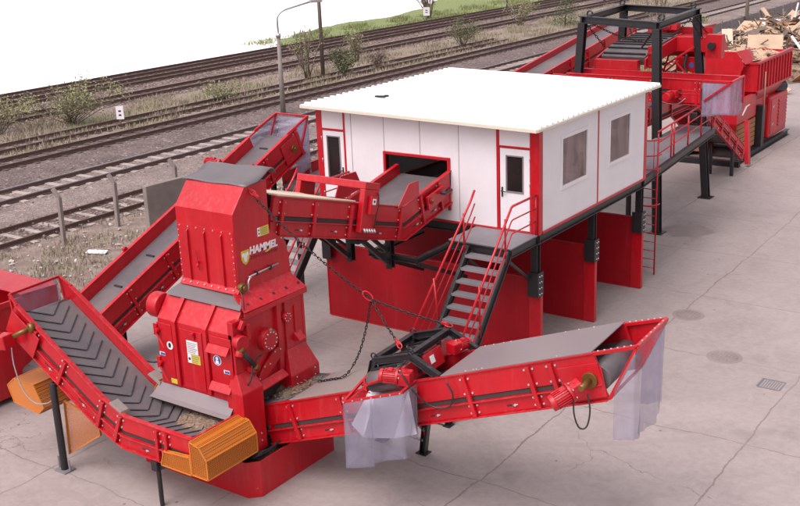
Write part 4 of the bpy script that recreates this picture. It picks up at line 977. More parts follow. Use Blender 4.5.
# magnet body with its own belt, running along t
def mloop(n0, n1, r, grow):
    pts = []
    for k in range(13): a = PI/2+PI*k/12; pts.append((n0-grow*0+math.cos(a)*r, math.sin(a)*r))
    for k in range(13): a = -PI/2+PI*k/12; pts.append((n1+math.cos(a)*r, math.sin(a)*r))
    return pts
lo, hi = -4.12, -3.5
def MP(u, tt, h): return F1.P(u, tt, .16+h)
mb = MB(); loop = mloop(-.12, F1.w+.2, .19, 0); n = len(loop)
mb.add([MP(lo, a, b_) for a, b_ in loop]+[MP(hi, a, b_) for a, b_ in loop], [(k, (k+1) % n, n+(k+1) % n, n+k) for k in range(n)]+[tuple(range(n))[::-1], tuple(range(n, 2*n))], [True]*n+[False, False])
bl = t.part('belt', mb, 'belt', bevel=0)
mb = MB()
for k in range(7):
    tt = -.1+k*.26; mb.beam(MP(lo+.04, tt, .21), MP(hi-.04, tt, .21), .05, .05)
for h in (.0,): mb.beam(MP(lo+.04, -.33, h), MP(hi-.04, -.33, h), .04, .06)
t.part('cleats', mb, 'black', parent=bl, bevel=0.004)
for u0, u1 in ((lo-.09, lo-.02), (hi+.02, hi+.09)):
    mb = MB(); a = [MP(u0, p, q) for p, q in ((-.3, -.1), (-.25, .12), (.0, .16), (F1.w+.1, .16), (F1.w+.32, .05), (F1.w+.32, -.12), (0, -.16))]; mb.prism(a, F1.d*.05); t.part('side_plate', mb, 'red', bevel=.006)
mb = MB(); mb.obox(F1.P(-3.3, .62, .18), (.12, .62, .34), Matrix.Rotation(R(3.2), 3, 'Z')@Matrix.Rotation(R(-19), 3, 'Y')); t.part('side_box', mb, 'red', bevel=.015)
mb = MB(); mb.obox(F1.P(-3.235, .55, .2), (.008, .14, .14), Matrix.Rotation(R(3.2), 3, 'Z')@Matrix.Rotation(R(-19), 3, 'Y')); t.part('sticker', mb, 'sticker', bevel=0)
motor(t, F1.P(-3.35, -.22, .16), -F1.d-F1.l*.25, .14, .36, gear=.3, lab='red motor on the near side of the magnet')
motor(t, F1.P(-3.1, F1.w-.25, .2), F1.d*.3+F1.l*.9, .11, .28, gear=.26, lab='red motor on the far side of the magnet')
mb = MB(); mb.path(smooth([F1.P(-3.4, -.3, .3), F1.P(-3.3, -.35, .25), F1.P(-3.2, -.32, -.1), F1.P(-3.05, -.2, -.42), F1.P(-2.75, -.16, -.5), F1.P(-2.6, -.15, -.3), F1.P(-2.65, -.14, -.05)]), .015, 6); mb.path([F1.P(-3.35, -.1, .36), F1.P(-3.2, .1, .46), F1.P(-3.25, .3, .36)], .015, 6); t.part('cable', mb, 'hose', bevel=0)
mb = MB()
for a, b_ in (((-4.5, -.62, .02), (-3.2, -.62, .02)), ((-4.5, -.62, .021), (-4.55, -.03, .021)), ((-4.5, -.62, .0), (-4.2, .12, .32)), ((-3.25, -.6, .02), (-3.3, -.03, .02)), ((-4.35, -.6, .03), (-3.9, -.55, .25)), ((-3.9, -.55, .25), (-3.55, -.2, .22)), ((-4.45, -.03, .1), (-3.55, 1.1, .25))):
    mb.beam(F1.P(*a), F1.P(*b_), .045, .045)
cf = t.part('curtain_frame', mb, 'red')
mb = MB()
for k in range(7): mb.bolt(F1.P(-4.45+k*.2, -.645, .02), -F1.l, .015, .015)
t.part('bolts', mb, 'bolt', parent=cf, bevel=0)
def FP(u, tt, z): return F1.Z(u, tt, z)
mb = MB()   # bent steel chute: flat centre with two wings
c0, c1, c2, c3 = FP(-4.15, -.06, 2.42), FP(-3.45, -.06, 2.62), FP(-3.5, -.52, 1.86), FP(-4.15, -.52, 1.72)
mb.sheet([[c0, c0.lerp(c1, .5), c1], [c0.lerp(c3, .5), c0.lerp(c3, .5).lerp(c1.lerp(c2, .5), .5), c1.lerp(c2, .5)], [c3, c3.lerp(c2, .5), c2]], .008, False)
w0 = FP(-4.45, -.45, 2.2); w1 = FP(-3.1, -.42, 2.62); 
mb.sheet([[c0+Vector((-.12, 0, .06)), c0], [w0+Vector((0, 0, -.32)), c3]], .008, False); mb.sheet([[c1, c1+Vector((.25, -.1, .12))], [c2, w1+Vector((.02, 0, -.62))]], .008, False)
t.part('chute', mb, 'chute', bevel=0)
curtain(t, 'curtain', [F1.P(-4.52, -.1, 0), F1.P(-4.48, -.64, 0), F1.P(-3.85, -.64, 0)], 1.3, amp=.014, seed=5, uneven=.02)
curtain(t, 'curtain', [F1.P(-3.88, -.66, 0), F1.P(-3.2, -.64, 0), F1.P(-3.22, -.15, 0)], 1.25, amp=.014, seed=12, uneven=.02)

# ------------------------------------------------------------------ curved feed conveyor with chevron belt (left foreground)
F2 = Frame((0, -9.65), 0, [(-6.75, 3.42), (-4.0, 1.68), (-1.98, 1.66)], 1.3, .62)
F2.nodes = [(-6.75, 3.42), (-4.35, 1.92), (-3.75, 1.67), (-1.98, 1.66)]
t = Thing('chevron_conveyor', 'curved red conveyor with grey chevron belt rising from the tower to the red container', 'conveyor', (-4.4, -9, 0))
side_wall(t, F2, -1, -6.75, -1.98, ribs_at=[-6.1, -5.3, -4.3, -3.83, -2.85, -2.6], depth=.68, skirt=.3)
side_wall(t, F2, 1, -6.75, -1.98, ribs_at=[-6.1, -5.3, -4.3], depth=.68, skirt=.3)
belt(t, F2, -6.6, -2.0, n=-.22, chev=(.235, -.3), drum=(1, 1), r=.15)
cross_members(t, F2, (-6.0, -5.0, -3.4, -2.4), -.6)
mb = MB(); mb.box(-1.98, -1.93, -9.72, -8.28, 1.12, 1.69); t.part('end_plate', mb, 'red')
mb = MB(); rg = random.Random(9)
for (u, tt) in ((-4.02, .05), (-4.25, F2.w-.02)): mb.hexa([F2.P(u-.16, tt-.12, .0), F2.P(u+.2, tt-.12, -.02), F2.P(u+.2, tt+.14, -.02), F2.P(u-.16, tt+.14, 0), F2.P(u-.14, tt-.1, .07), F2.P(u+.16, tt-.1, .05), F2.P(u+.16, tt+.1, .05), F2.P(u-.14, tt+.1, .07)])
t.part('rubber_pad', mb, 'concrete_post', bevel=.01)
# dust on the belt below the shredder
mb = MB(); N = 14; vs = []
for j in range(7):
    for i in range(N+1): u = -3.3+1.25*i/N; tt = .55+.7*j/6; vs.append(F2.Z(u, tt, 1.45+.07*math.sin(PI*i/N)*math.sin(PI*j/6)*rg.uniform(.4, 1.3)-.012))
mb.add(vs, [(j*(N+1)+i, j*(N+1)+i+1, (j+1)*(N+1)+i+1, (j+1)*(N+1)+i) for j in range(6) for i in range(N)], True); t.part('spilled_dust', mb, 'rubble', bevel=0, kind='stuff')
# head frame over the container
hz0 = F2.P(-6.75, 0, 0); mb = MB(); a = Vector((-6.9, -9.68, 3.62)); b_ = Vector((-7.08, -8.32, 3.58))
ta, tb_ = F2.P(-6.72, -.03, .02), F2.P(-6.72, F2.w+.03, .02); la, lb = Vector((-6.78, -9.68, 2.75)), Vector((-6.9, -8.32, 2.72))
for p, q in ((ta, a), (tb_, b_), (a, b_), (a, la), (b_, lb), (la, F2.P(-6.6, -.03, -.6)), (lb, F2.P(-6.6, F2.w+.03, -.6))): mb.beam(p, q, .05, .05)
t.part('head_frame', mb, 'red')
mb = MB(); mb.prism([F2.P(-6.74, F2.w+.02, -.02), b_+Vector((0, 0, -.02)), Vector((-6.98, -8.33, 3.05)), Vector((-6.75, -8.33, 2.72)), F2.P(-6.5, F2.w+.02, -.6)], (0, .012, 0)); 
t.part('cheek_plate', mb, 'red')
curtain(t, 'curtain', [a+Vector((-.01, .03, -.02)), b_+Vector((-.01, -.03, -.02))], .85, amp=.012, seed=6, lab='clear flexible panel across the conveyor head')
mb = MB(); F2.run(mb, -6.72, -5.95, -.13, -.105, -.62, -.08); t.part('drive_plate', mb, 'red')
motor(t, (-6.85, -9.98, 2.72), Vector((-1, -.12, -.12)), .15, .5, gear=.36, lab='red drive motor at the head of the chevron conveyor')
mb = MB(); mb.tube((-6.3, -9.72, 3.02), (-6.5, -10.0, 2.9), .05, 12); mb.tube((-6.22, -9.7, 3.05), (-6.25, -9.8, 3.05), .1, 16); t.part('shaft', mb, 'brass', bevel=0)
mb = MB(); mb.path(smooth([(-6.7, -9.95, 2.6), (-6.65, -9.98, 2.2), (-6.45, -10.0, 1.75), (-6.2, -9.95, 1.5), (-5.95, -9.85, 1.5), (-5.75, -9.8, 1.62)]), .014, 6); t.part('cable', mb, 'rope', bevel=0)
# feet
for (x, y, zt, h2) in ((-5.78, -9.76, 1.95, 0), (-2.97, -9.68, .95, 1)):
    mb = MB()
    if not h2: mb.tube((x, y, .0), (x, y, zt), .075, 14); mb.box(x-.05, x+.05, y, y+.25, zt-.1, zt)
    else: mb.tube((x, y, 0), (x, y, .98), .045, 12); mb.box(x-.08, x+.08, y-.1, y+.2, .78, .98); mb.beam((x, y, .8), (x+.45, y+.1, 1.0), .08, .08)
    lg = t.part('leg', mb, 'black'); mb = MB(); mb.box(x-.18, x+.18, y-.14, y+.14, .0, .03)
    for sx in (-1, 1): mb.beam((x+sx*.17, y, .03), (x+sx*.17, y, .28), .02, .05)
    if not h2: t.part('foot_plate', mb, 'grating', parent=lg)
# orange mesh guards
def cage(t, name, poly, ext, parent=None, lab=None, fr=.022, mat='guard'):
    """guard: perforated skin round a prism, with an orange frame on all edges"""
    ext = Vector(ext); P = [Vector(p) for p in poly]; n = len(P); mb = MB()
    faces = [(P[k], P[(k+1) % n], P[(k+1) % n]+ext, P[k]+ext) for k in range(n)]
    for f in faces: 
        nn = (f[1]-f[0]).cross(f[3]-f[0]).normalized()*.003; mb.add([p for p in f]+[p+nn for p in f], [(0, 1, 2, 3), (7, 6, 5, 4), (0, 4, 5, 1), (1, 5, 6, 2), (2, 6, 7, 3), (3, 7, 4, 0)])
    mb.add(P, [tuple(range(n))]); mb.add([p+ext for p in P], [tuple(range(n))])
    g_ = t.part(name, mb, mat, parent=parent, bevel=0, lab=lab); mb = MB()
    for k in range(n): mb.beam(P[k], P[(k+1) % n], fr, fr); mb.beam(P[k]+ext, P[(k+1) % n]+ext, fr, fr); mb.beam(P[k], P[k]+ext, fr, fr)
    t.part('guard_frame', mb, 'orange', parent=g_, bevel=0); return g_
cage(t, 'guard', [(-1.9, -9.8, 1.02), (-1.5, -9.8, 1.02), (-1.5, -9.8, 1.4), (-1.66, -9.8, 1.62), (-1.9, -9.8, 1.68)], (0, 1.32, 0), lab='orange perforated guard round the tail drum')
cage(t, 'guard', [(-2.72, -9.8, 1.0), (-1.93, -9.8, 1.0), (-1.93, -9.8, 1.36), (-2.62, -9.8, 1.3)], (0, .06, 0), lab='flat orange guard beside the tail drum')
cage(t, 'guard', [(-7.35, -9.75, 1.55), (-7.1, -9.75, 1.75), (-6.45, -9.75, 1.75), (-6.2, -9.75, 1.3), (-6.4, -9.75, 1.12), (-7.2, -9.75, 1.2)], (0, 1.2, 0), lab='orange perforated guard cage below the conveyor head', mat='guard_open')
cage(t, 'guard', [(-5.72, -9.6, 1.5), (-5.78, -9.6, .3), (-4.7, -9.6, 1.0), (-4.7, -9.6, 1.35)], (0, .03, 0), lab='hanging orange mesh panel beside the leg', mat='guard_open')

# red container the chevron conveyor feeds
t = Thing('waste_container', 'red steel container below the head of the chevron conveyor', 'container', (-11.2, -7.5, 0))
x0, x1, y0, y1, h = -13.2, -9.6, -9.9, -6.6, 2.45
mb = MB(); mb.box(x1-.05, x1, y0, y1, .15, h); mb.box(x0, x0+.05, y0, y1, .15, h); mb.box(x0+.05, x1-.05, y1-.05, y1, .15, h); mb.box(x0+.05, x1-.05, y0, y0+.05, .15, h); mb.box(x0+.05, x1-.05, y0+.05, y1-.05, .15, .22); t.part('body', mb, 'red')
mb = MB(); mb.prism([(x0, y1, h+.002), (x1+.05, y1, h+.002), (x1+.05, y1-1.05, h+.05), (x0, y1-1.05, h+.05)], (0, 0, .03)); mb.box(x1, x1+.06, y0, y1-1.1, h-.12, h+.02); t.part('lid', mb, 'red', bevel=.01)
mb = MB(); mb.box(x0, x1, y0+.3, y0+.5, 0, .15); mb.box(x0, x1, y1-.5, y1-.3, 0, .15); t.part('skid', mb, 'black')

# ------------------------------------------------------------------ shredder tower on its base tub
t = Thing('base_tub', 'open red steel tub on the ground under the tall hammer mill tower', 'tub', (-2.8, -7.3, 0))
poly = [(-4.6, -8.62), (-1.72, -8.62), (-1.52, -8.42), (-1.52, -6.2), (-4.6, -6.2)]
inner = [(-4.57, -8.59), (-1.73, -8.59), (-1.55, -8.41), (-1.55, -6.23), (-4.57, -6.23)]
mb = MB(); n = 5; zt = .76
mb.add([(a, b_, 0) for a, b_ in poly]+[(a, b_, zt) for a, b_ in poly]+[(a, b_, zt) for a, b_ in inner]+[(a, b_, .12) for a, b_ in inner],
       [(k, (k+1) % n, n+(k+1) % n, n+k) for k in range(n)]+[(n+k, n+(k+1) % n, 2*n+(k+1) % n, 2*n+k) for k in range(n)]+[(2*n+k, 2*n+(k+1) % n, 3*n+(k+1) % n, 3*n+k) for k in range(n)]+[tuple(range(3*n, 4*n)), tuple(range(n))[::-1]])
t.part('body', mb, 'red', bevel=.006)
mb = MB(); rg = random.Random(2); N = 16
mb.add([(-4.5+2.93*i/N, -8.5+2.2*j/10, .2+.1*math.sin(i*1.1+j)+rg.uniform(0, .09)+.25*max(0, math.sin(PI*j/10))*(i > 8)) for j in range(11) for i in range(N+1)], [(j*(N+1)+i, j*(N+1)+i+1, (j+1)*(N+1)+i+1, (j+1)*(N+1)+i) for j in range(10) for i in range(N)], True)
t.part('spilled_debris', mb, 'rubble', bevel=0, kind='stuff')
mb = MB()
for k in range(3): mb.path(smooth([(-2.1-.1*k, -8.3, .5), (-1.75, -8.35+.05*k, .74+.03*k), (-1.62, -7.95, .8+.02*k), (-1.64+.03*k, -7.5, .95), (-1.5+.05*k, -7.35, 1.15+.05*k)]), .022, 6)
t.part('hydraulic_hose', mb, 'hose', bevel=0)

t = Thing('hammer_mill', 'tall red hammer mill tower with black rubber mat on top and HAMMEL lettering', 'shredder', (-3.0, -7.3, .1))
UX0, UX1, UY0 = -3.8, -2.27, -7.84; XR, XLo = -1.98, -4.02; YF, YBk = -8.4, -6.35
# lower housing: profile in y-z
prof = [(YF, 1.75), (YF, 3.24), (YF+.36, 3.68), (YBk, 3.62), (YBk, 1.62), (YBk-.3, 1.62)]
mb = MB(); mb.prism([(XLo, a, b_) for a, b_ in ((YF, 1.82), (YF, 3.24), (YF+.36, 3.7), (YBk, 3.62), (YBk, 2.1), (-7.2, 2.02))], (XR-XLo-.02, 0, 0)); body = t.part('housing', mb, 'red', bevel=.012)
mb = MB(); mb.box(XLo+.02, XR-.1, YF+.15, YBk-.05, .9, 1.95); t.part('rotor_housing', mb, 'darkinside')
# front door with pressed ribs
mb = MB()
for x in (-3.52, -2.68): mb.prism([(x-.05, YF-.06, 1.9), (x-.05, YF-.06, 3.26), (x-.05, YF+.33, 3.74), (x-.05, YF+.33, 3.69), (x-.05, YF-.0, 3.24), (x-.05, YF, 1.9)], (.1, 0, 0))
t.part('door_rib', mb, 'red', bevel=.006)
mb = MB(); mb.box(-4.03, -3.62, YF-.03, YF-.002, 1.86, 3.16); mb.box(-3.4, -2.8, YF-.02, YF-.002, 1.9, 3.14); mb.box(-2.58, -2.02, YF-.03, YF-.002, 1.86, 3.16); dr = t.part('door_panel', mb, 'red', bevel=.01)
mb = MB()
for z in (2.08, 2.86): mb.hexa([(-2.6, YF-.03, z), (-2.05, YF-.03, z), (-2.05, YF-.032, z+.14), (-2.6, YF-.032, z+.14), (-2.6, YF-.16, z+.0), (-2.05, YF-.16, z+.0), (-2.05, YF-.05, z+.14), (-2.6, YF-.05, z+.14)])
t.part('step_bracket', mb, 'red', parent=dr)
for z in (2.3, 3.0):
    mb = MB(); mb.box(-4.1, -4.0, YF-.06, YF-.03, z-.12, z+.12); mb.beam((-4.03, YF-.09, z), (-3.72, YF-.16, z-.3), .03, .03); mb.tube((-3.98, YF-.04, z), (-3.98, YF-.12, z), .05, 12); t.part('latch', mb, 'red', bevel=.004)
mb = MB(); mb.tube((-3.0, YF-.02, 3.1), (-3.0, YF-.09, 3.1), .035, 12); mb.box(-3.03, -2.97, YF-.06, YF-.02, 2.98, 3.1); t.part('catch', mb, 'red')
# stickers on the door
def disc(mb, c, r, nrm, th=.006): c = Vector(c); mb.tube(c, c+Vector(nrm)*th, r, 24)
ys = YF-.036
mb = MB(); disc(mb, (-3.69, ys, 2.72), .085, (0, -1, 0)); s1 = t.part('warning_sticker', mb, 'sticker', bevel=0)
mb = MB(); mb.prism([(-3.72, ys-.008, 2.68), (-3.66, ys-.008, 2.68), (-3.65, ys-.008, 2.76), (-3.69, ys-.008, 2.79), (-3.73, ys-.008, 2.75)], (0, -.003, 0)); t.part('sticker_mark', mb, 'blackink', parent=s1, bevel=0)
mb = MB(); mb.box(-3.22, -2.92, YF-.03, YF-.021, 2.66, 2.93); s2 = t.part('notice_sticker', mb, 'sticker', bevel=0)
mb = MB()
for k in range(6): mb.box(-3.2, -2.94-.03*(k % 3), YF-.034, YF-.030, 2.88-k*.038, 2.892-k*.038)
t.part('sticker_print', mb, 'fencegrey', parent=s2, bevel=0)
mb = MB(); mb.box(-3.22, -3.12, YF-.03, YF-.021, 2.46, 2.65); s3 = t.part('notice_sticker', mb, 'sticker', bevel=0); mb = MB(); disc(mb, (-3.17, YF-.030, 2.55), .03, (0, -1, 0), .004); t.part('sticker_mark', mb, 'blackink', parent=s3, bevel=0)
mb = MB(); mb.box(-3.115, -2.88, YF-.03, YF-.021, 2.46, 2.65); s3 = t.part('yellow_sticker', mb, 'yellow', bevel=0)
mb = MB(); [mb.box(-3.1, -2.9-.02*k, YF-.034, YF-.030, 2.61-k*.04, 2.62-k*.04) for k in range(4)]; t.part('sticker_print', mb, 'fencegrey', parent=s3, bevel=0)
mb = MB(); disc(mb, (-2.4, ys, 2.68), .105, (0, -1, 0)); s4 = t.part('round_sticker', mb, 'sticker', bevel=0); mb = MB(); disc(mb, (-2.4, ys-.006, 2.68), .09, (0, -1, 0), .003); t.part('blue_field', mb, 'blue', parent=s4, bevel=0)
mb = MB(); disc(mb, (-2.4, ys-.009, 2.72), .035, (0, -1, 0), .003); mb.prism([(-2.45, ys-.009, 2.61), (-2.35, ys-.009, 2.61), (-2.37, ys-.009, 2.68), (-2.43, ys-.009, 2.68)], (0, -.003, 0)); t.part('white_figure', mb, 'sticker', parent=s4, bevel=0)
for x, z in ((-2.17, 2.48), (-3.93, 2.5)):
    mb = MB(); mb.box(x-.075, x+.075, ys-.006, ys, z-.035, z+.035); q_ = t.part('small_sticker', mb, 'sticker', bevel=0); mb = MB(); mb.box(x-.05, x+.07, ys-.009, ys-.006, z-.025, z+.025); t.part('blue_field', mb, 'blue', parent=q_, bevel=0)
mb = MB(); mb.box(-3.72, -3.55, YF-.07, YF-.062, 1.93, 2.03); t.part('yellow_sticker', mb, 'yellow', bevel=0)
# deflector sheet at the foot of the front door
mb = MB(); mb.sheet([[(-4.12, YF-.01, 1.85), (-2.05, YF-.01, 1.85)], [(-4.15, YF-.2, 1.66), (-2.03, YF-.2, 1.66)], [(-4.16, YF-.3, 1.62), (-2.03, YF-.3, 1.62)]], .012, False); t.part('deflector_sheet', mb, 'cover', bevel=0)
mb = MB(); mb.box(-4.1, -1.98, YF-.03, YF+.05, 1.2, 1.62); t.part('front_sill', mb, 'red')
# top of housing: rubber strip with bolted clamp
mb = MB(); mb.sheet([[(UX0+.0, -7.87, 3.86), (UX1+.08, -7.87, 3.83)], [(XLo+.08, -8.1, 3.72), (XR-.0, -8.1, 3.72)], [(XLo+.06, -8.14, 3.66), (XR+.0, -8.14, 3.66)]], .012, False); t.part('rubber_strip', mb, 'mat', bevel=0)
mb = MB(); mb.prism([(UX0+.03, -7.93, 3.87), (UX0+.03, -7.845, 3.97), (UX0+.03, -7.845, 3.9), (UX0+.03, -7.93, 3.855)], (UX1-UX0+.02, 0, 0)); cl_ = t.part('clamp_bar', mb, 'red', bevel=.004)
mb = MB(); [mb.bolt((UX0+.12+k*.19, -7.895, 3.915), (0, -.5, .8), .018, .02) for k in range(8)]; t.part('bolts', mb, 'bolt', parent=cl_, bevel=0)
# upper hopper
prof = [(UY0, 3.84), (UY0, 5.42), (-7.46, 5.88), (-6.84, 5.88), (-6.86, 4.9), (-6.4, 4.52), (-6.3, 3.78)]
mb = MB(); mb.prism([(UX0, a, b_) for a, b_ in prof], (UX1-UX0, 0, 0)); hp = t.part('hopper', mb, 'red', bevel=.012)
mb = MB()
for x in (-3.5, -3.05, -2.6): mb.prism([(x, UY0, 5.02), (x, UY0-.06, 4.97), (x, UY0-.06, 3.98), (x, UY0, 3.93)], (.025, 0, 0))
t.part('stiffener', mb, 'red', parent=hp)
mb = MB(); mb.box(UX0+.02, UX1-.02, UY0-.012, UY0-.001, 3.9, 5.09); pn = t.part('front_panel', mb, 'red', parent=hp, bevel=.003)
mb = MB()
for k in range(7): mb.bolt((UX0+.1+k*.225, UY0-.012, 5.05), (0, -1, 0), .014, .014)
for k in range(9): mb.bolt((UX0+.05, UY0-.012, 4.95-k*.12), (0, -1, 0), .012, .012); mb.bolt((UX1-.05, UY0-.012, 4.95-k*.12), (0, -1, 0), .012, .012)
t.part('hopper_bolts', mb, 'bolt', bevel=0)
mb = MB(); mb.tube((-3.28, UY0-.02, 4.35), (-3.2, UY0-.12, 4.3), .022, 8); mb.beam((-3.3, UY0-.05, 4.6), (-3.22, UY0-.06, 4.2), .02, .02); t.part('handle', mb, 'red')
# rubber mat draped on top
rows = []
for j, (y, z) in enumerate(((-7.5, 5.885), (-7.34, 5.905), (-7.15, 5.915), (-7.0, 5.95), (-6.88, 6.02), (-6.78, 6.06), (-6.68, 6.05), (-6.62, 5.98))):
    rows.append([(UX0-.1+(UX1-UX0+.14)*i/8, y+.03*(i/8), z+.01*math.sin(i*1.3)+(.05 if 3 <= j <= 6 else 0)*max(0, i/8-.3)) for i in range(9)])
mb = MB(); mb.sheet(rows, .012); t.part('rubber_mat', mb, 'mat', bevel=0, lab='worn black rubber mat draped over the top')
# flange shelf on the right
mb = MB(); mb.hexa([(UX1, -8.0, 3.86), (XR+.08, -8.12, 3.6), (XR+.08, -6.32, 3.58), (UX1, -6.36, 3.84), (UX1, -8.0, 3.9), (XR+.1, -8.13, 3.63), (XR+.1, -6.31, 3.61), (UX1, -6.36, 3.88)]); mb.box(XR+.07, XR+.1, -8.12, -6.32, 3.5, 3.6); sh = t.part('side_shelf', mb, 'red', bevel=.004)
mb = MB()
for k in range(5): y = -7.9+k*.37; mb.obox((XR-.02, y, 3.71), (.05, .05, .012), Matrix.Rotation(R(41), 3, 'Y'))
t.part('shelf_hole', mb, 'blackink', parent=sh, bevel=0)
# side columns with flared feet
for y0_, y1_, fl in ((-8.4, -7.98, -8.55), (-6.93, -6.38, -6.25)):
    mb = MB(); mb.box(XR-.12, XR+.02, y0_, y1_, 2.45, 3.5); x_ = XR+.02
    lo = (-8.5, -7.92) if y0_ < -8 else (-7.08, -6.22)
    mb.hexa([(x_-.2, lo[0], 1.9 if y0_ > -8 else 2.1), (x_+.2, lo[0], 1.95 if y0_ > -8 else 2.1), (x_+.2, lo[1], 1.95 if y0_ > -8 else 2.1), (x_-.2, lo[1], 1.9 if y0_ > -8 else 2.1), (x_-.12, y0_, 2.45), (x_, y0_, 2.45), (x_, y1_, 2.45), (x_-.12, y1_, 2.45)])
    zb_ = .8 if y0_ < -8 else 1.55
    mb.box(x_-.2, x_+.2, lo[0]+.002, lo[1]-.002, zb_, 2.1 if y0_ < -8 else 1.95); cp = t.part('corner_column', mb, 'red', bevel=.01)
    mb = MB(); 
    for z in (zb_+.2, zb_+.35): 
        for y in (lo[0]+.15, lo[1]-.15): mb.bolt((x_+.2, y, z), (1, 0, 0), .016, .015)
    t.part('bolts', mb, 'bolt', parent=cp, bevel=0)
mb = MB(); mb.box(XR-.02, XR+.055, -7.2, -7.08, 2.1, 3.5); mb.box(XR-.02, XR+.03, -6.42, -6.35, 2.2, 3.5); t.part('side_rib', mb, 'red')
mb = MB(); mb.tube((XR-.02, -7.52, 2.88), (XR+.13, -7.52, 2.88), .225, 32); mb.tube((XR+.13, -7.52, 2.88), (XR+.145, -7.52, 2.88), .2, 32); bc = t.part('rotor_bearing_cap', mb, 'red', bevel=.006)
mb = MB(); [mb.bolt((XR+.145, -7.52+.165*math.cos(k*PI/6), 2.88+.165*math.sin(k*PI/6)), (1, 0, 0), .016, .015) for k in range(12)]; t.part('bolts', mb, 'bolt', parent=bc, bevel=0)
mb = MB(); mb.blob((XR+.14, -7.5, 3.07), (.1, .16, .06), random.Random(1)); t.part('grease', mb, 'rubble', parent=bc, bevel=0)
mb = MB(); mb.tube((XR-.02, -6.94, 3.16), (XR+.1, -6.94, 3.16), .1, 20); mb.tube((XR+.1, -6.94, 3.16), (XR+.12, -6.94, 3.16), .06, 16); kc = t.part('side_flange', mb, 'red', bevel=.005)
mb = MB(); [mb.bolt((XR+.1, -6.94+.08*math.cos(k*PI/4), 3.16+.08*math.sin(k*PI/4)), (1, 0, 0), .011, .015) for k in range(8)]; t.part('bolts', mb, 'bolt', parent=kc, bevel=0)
mb = MB(); mb.box(XR+.0, XR+.05, -6.68, -6.62, 2.75, 3.3); mb.hexa([(XR, -6.72, 2.55), (XR+.18, -6.72, 2.6), (XR+.18, -6.52, 2.6), (XR, -6.52, 2.55), (XR, -6.72, 2.72), (XR+.02, -6.72, 2.75), (XR+.02, -6.52, 2.75), (XR, -6.52, 2.72)]); t.part('side_bracket', mb, 'red')
mb = MB(); mb.prism([(XR+.0, -7.95, 2.1), (XR+.0, -7.75, 2.02), (XR+.0, -7.12, 2.42), (XR+.0, -7.16, 2.62), (XR+.0, -7.35, 2.6)], (.05, 0, 0)); mb.hexa([(XR+.05, -7.98, 2.06), (XR+.2, -7.96, 1.96), (XR+.2, -7.14, 2.0), (XR+.05, -7.14, 2.1), (XR+.05, -7.98, 2.09), (XR+.2, -7.96, 1.99), (XR+.2, -7.14, 2.03), (XR+.05, -7.14, 2.13)]); op = t.part('outlet_plate', mb, 'red')
mb = MB(); [mb.bolt((XR+.05, -7.82+k*.16, 2.16+k*.1+(.1 if k % 2 else 0)), (1, 0, 0), .016, .02) for k in range(5)]; t.part('bolts', mb, 'bolt', parent=op, bevel=0)
mb = MB(); mb.tube((XR+.02, -8.3, 3.1), (XR+.18, -8.32, 3.1), .15, 20); mb.beam((XR+.1, -8.3, 3.35), (XR+.12, -8.2, 3.5), .1, .08); mb.tube((XR+.12, -8.36, 2.95), (XR+.12, -8.4, 2.85), .08, 14); mb.box(XR+.02, XR+.18, -8.12, -7.9, 2.42, 2.52); mb.box(XR+.02, XR+.15, -8.15, -8.05, 3.1, 3.4); t.part('door_hinge', mb, 'red', bevel=.01)
mb = MB(); mb.tube((XR+.14, -8.34, 2.95), (XR+.16, -8.02, 2.52), .05, 14); cy = t.part('hydraulic_cylinder', mb, 'black', bevel=0); mb = MB(); mb.tube((XR+.14, -8.38, 3.02), (XR+.14, -8.33, 2.93), .07, 14); mb.tube((XR+.16, -8.05, 2.55), (XR+.16, -7.98, 2.46), .06, 12); t.part('cylinder_end', mb, 'brass', parent=cy, bevel=0)
mb = MB(); mb.path(smooth([(XR+.16, -8.1, 2.6), (XR+.2, -8.2, 2.35), (XR+.14, -8.25, 2.2), (XR+.1, -8.05, 2.25), (XR+.08, -7.9, 2.6), (XR+.1, -7.75, 2.65)]), .016, 6); mb.path(smooth([(XR-.1, -8.0, 4.0), (XR+.02, -8.05, 3.85), (XR+.05, -8.1, 3.5), (XR+.1, -8.2, 3.3)]), .012, 6); t.part('hose', mb, 'hose', bevel=0)
mb = MB(); mb.tube((UX1, -7.55, 4.12), (UX1+.07, -7.55, 4.12), .02, 8); mb.path([(UX1+.03, -7.62, 3.75), (UX1+.04, -7.6, 4.05), (UX1+.04, -7.52, 4.13), (UX1+.04, -6.72, 4.16)], .018, 8); pp_ = t.part('side_pipe', mb, 'bolt', bevel=0, lab='pale pipe along the side')
mb = MB(); [mb.box(UX1+.001, UX1+.065, y-.02, y+.02, 4.1, 4.18) for y in (-7.35, -6.95)]; t.part('pipe_clamp', mb, 'blackink', parent=pp_, bevel=0)
mb = MB(); mb.tube((UX1+.0, -7.78, 3.98), (UX1+.12, -7.8, 3.98), .09, 16); mb.tube((UX1+.12, -7.8, 3.98), (UX1+.15, -7.8, 3.98), .05, 12); t.part('brass_valve', mb, 'brass')
mb = MB(); mb.tube((XLo-.02, -8.15, 3.4), (XLo-.3, -8.15, 3.4), .26, 28); t.part('side_drum', mb, 'red', bevel=.02)
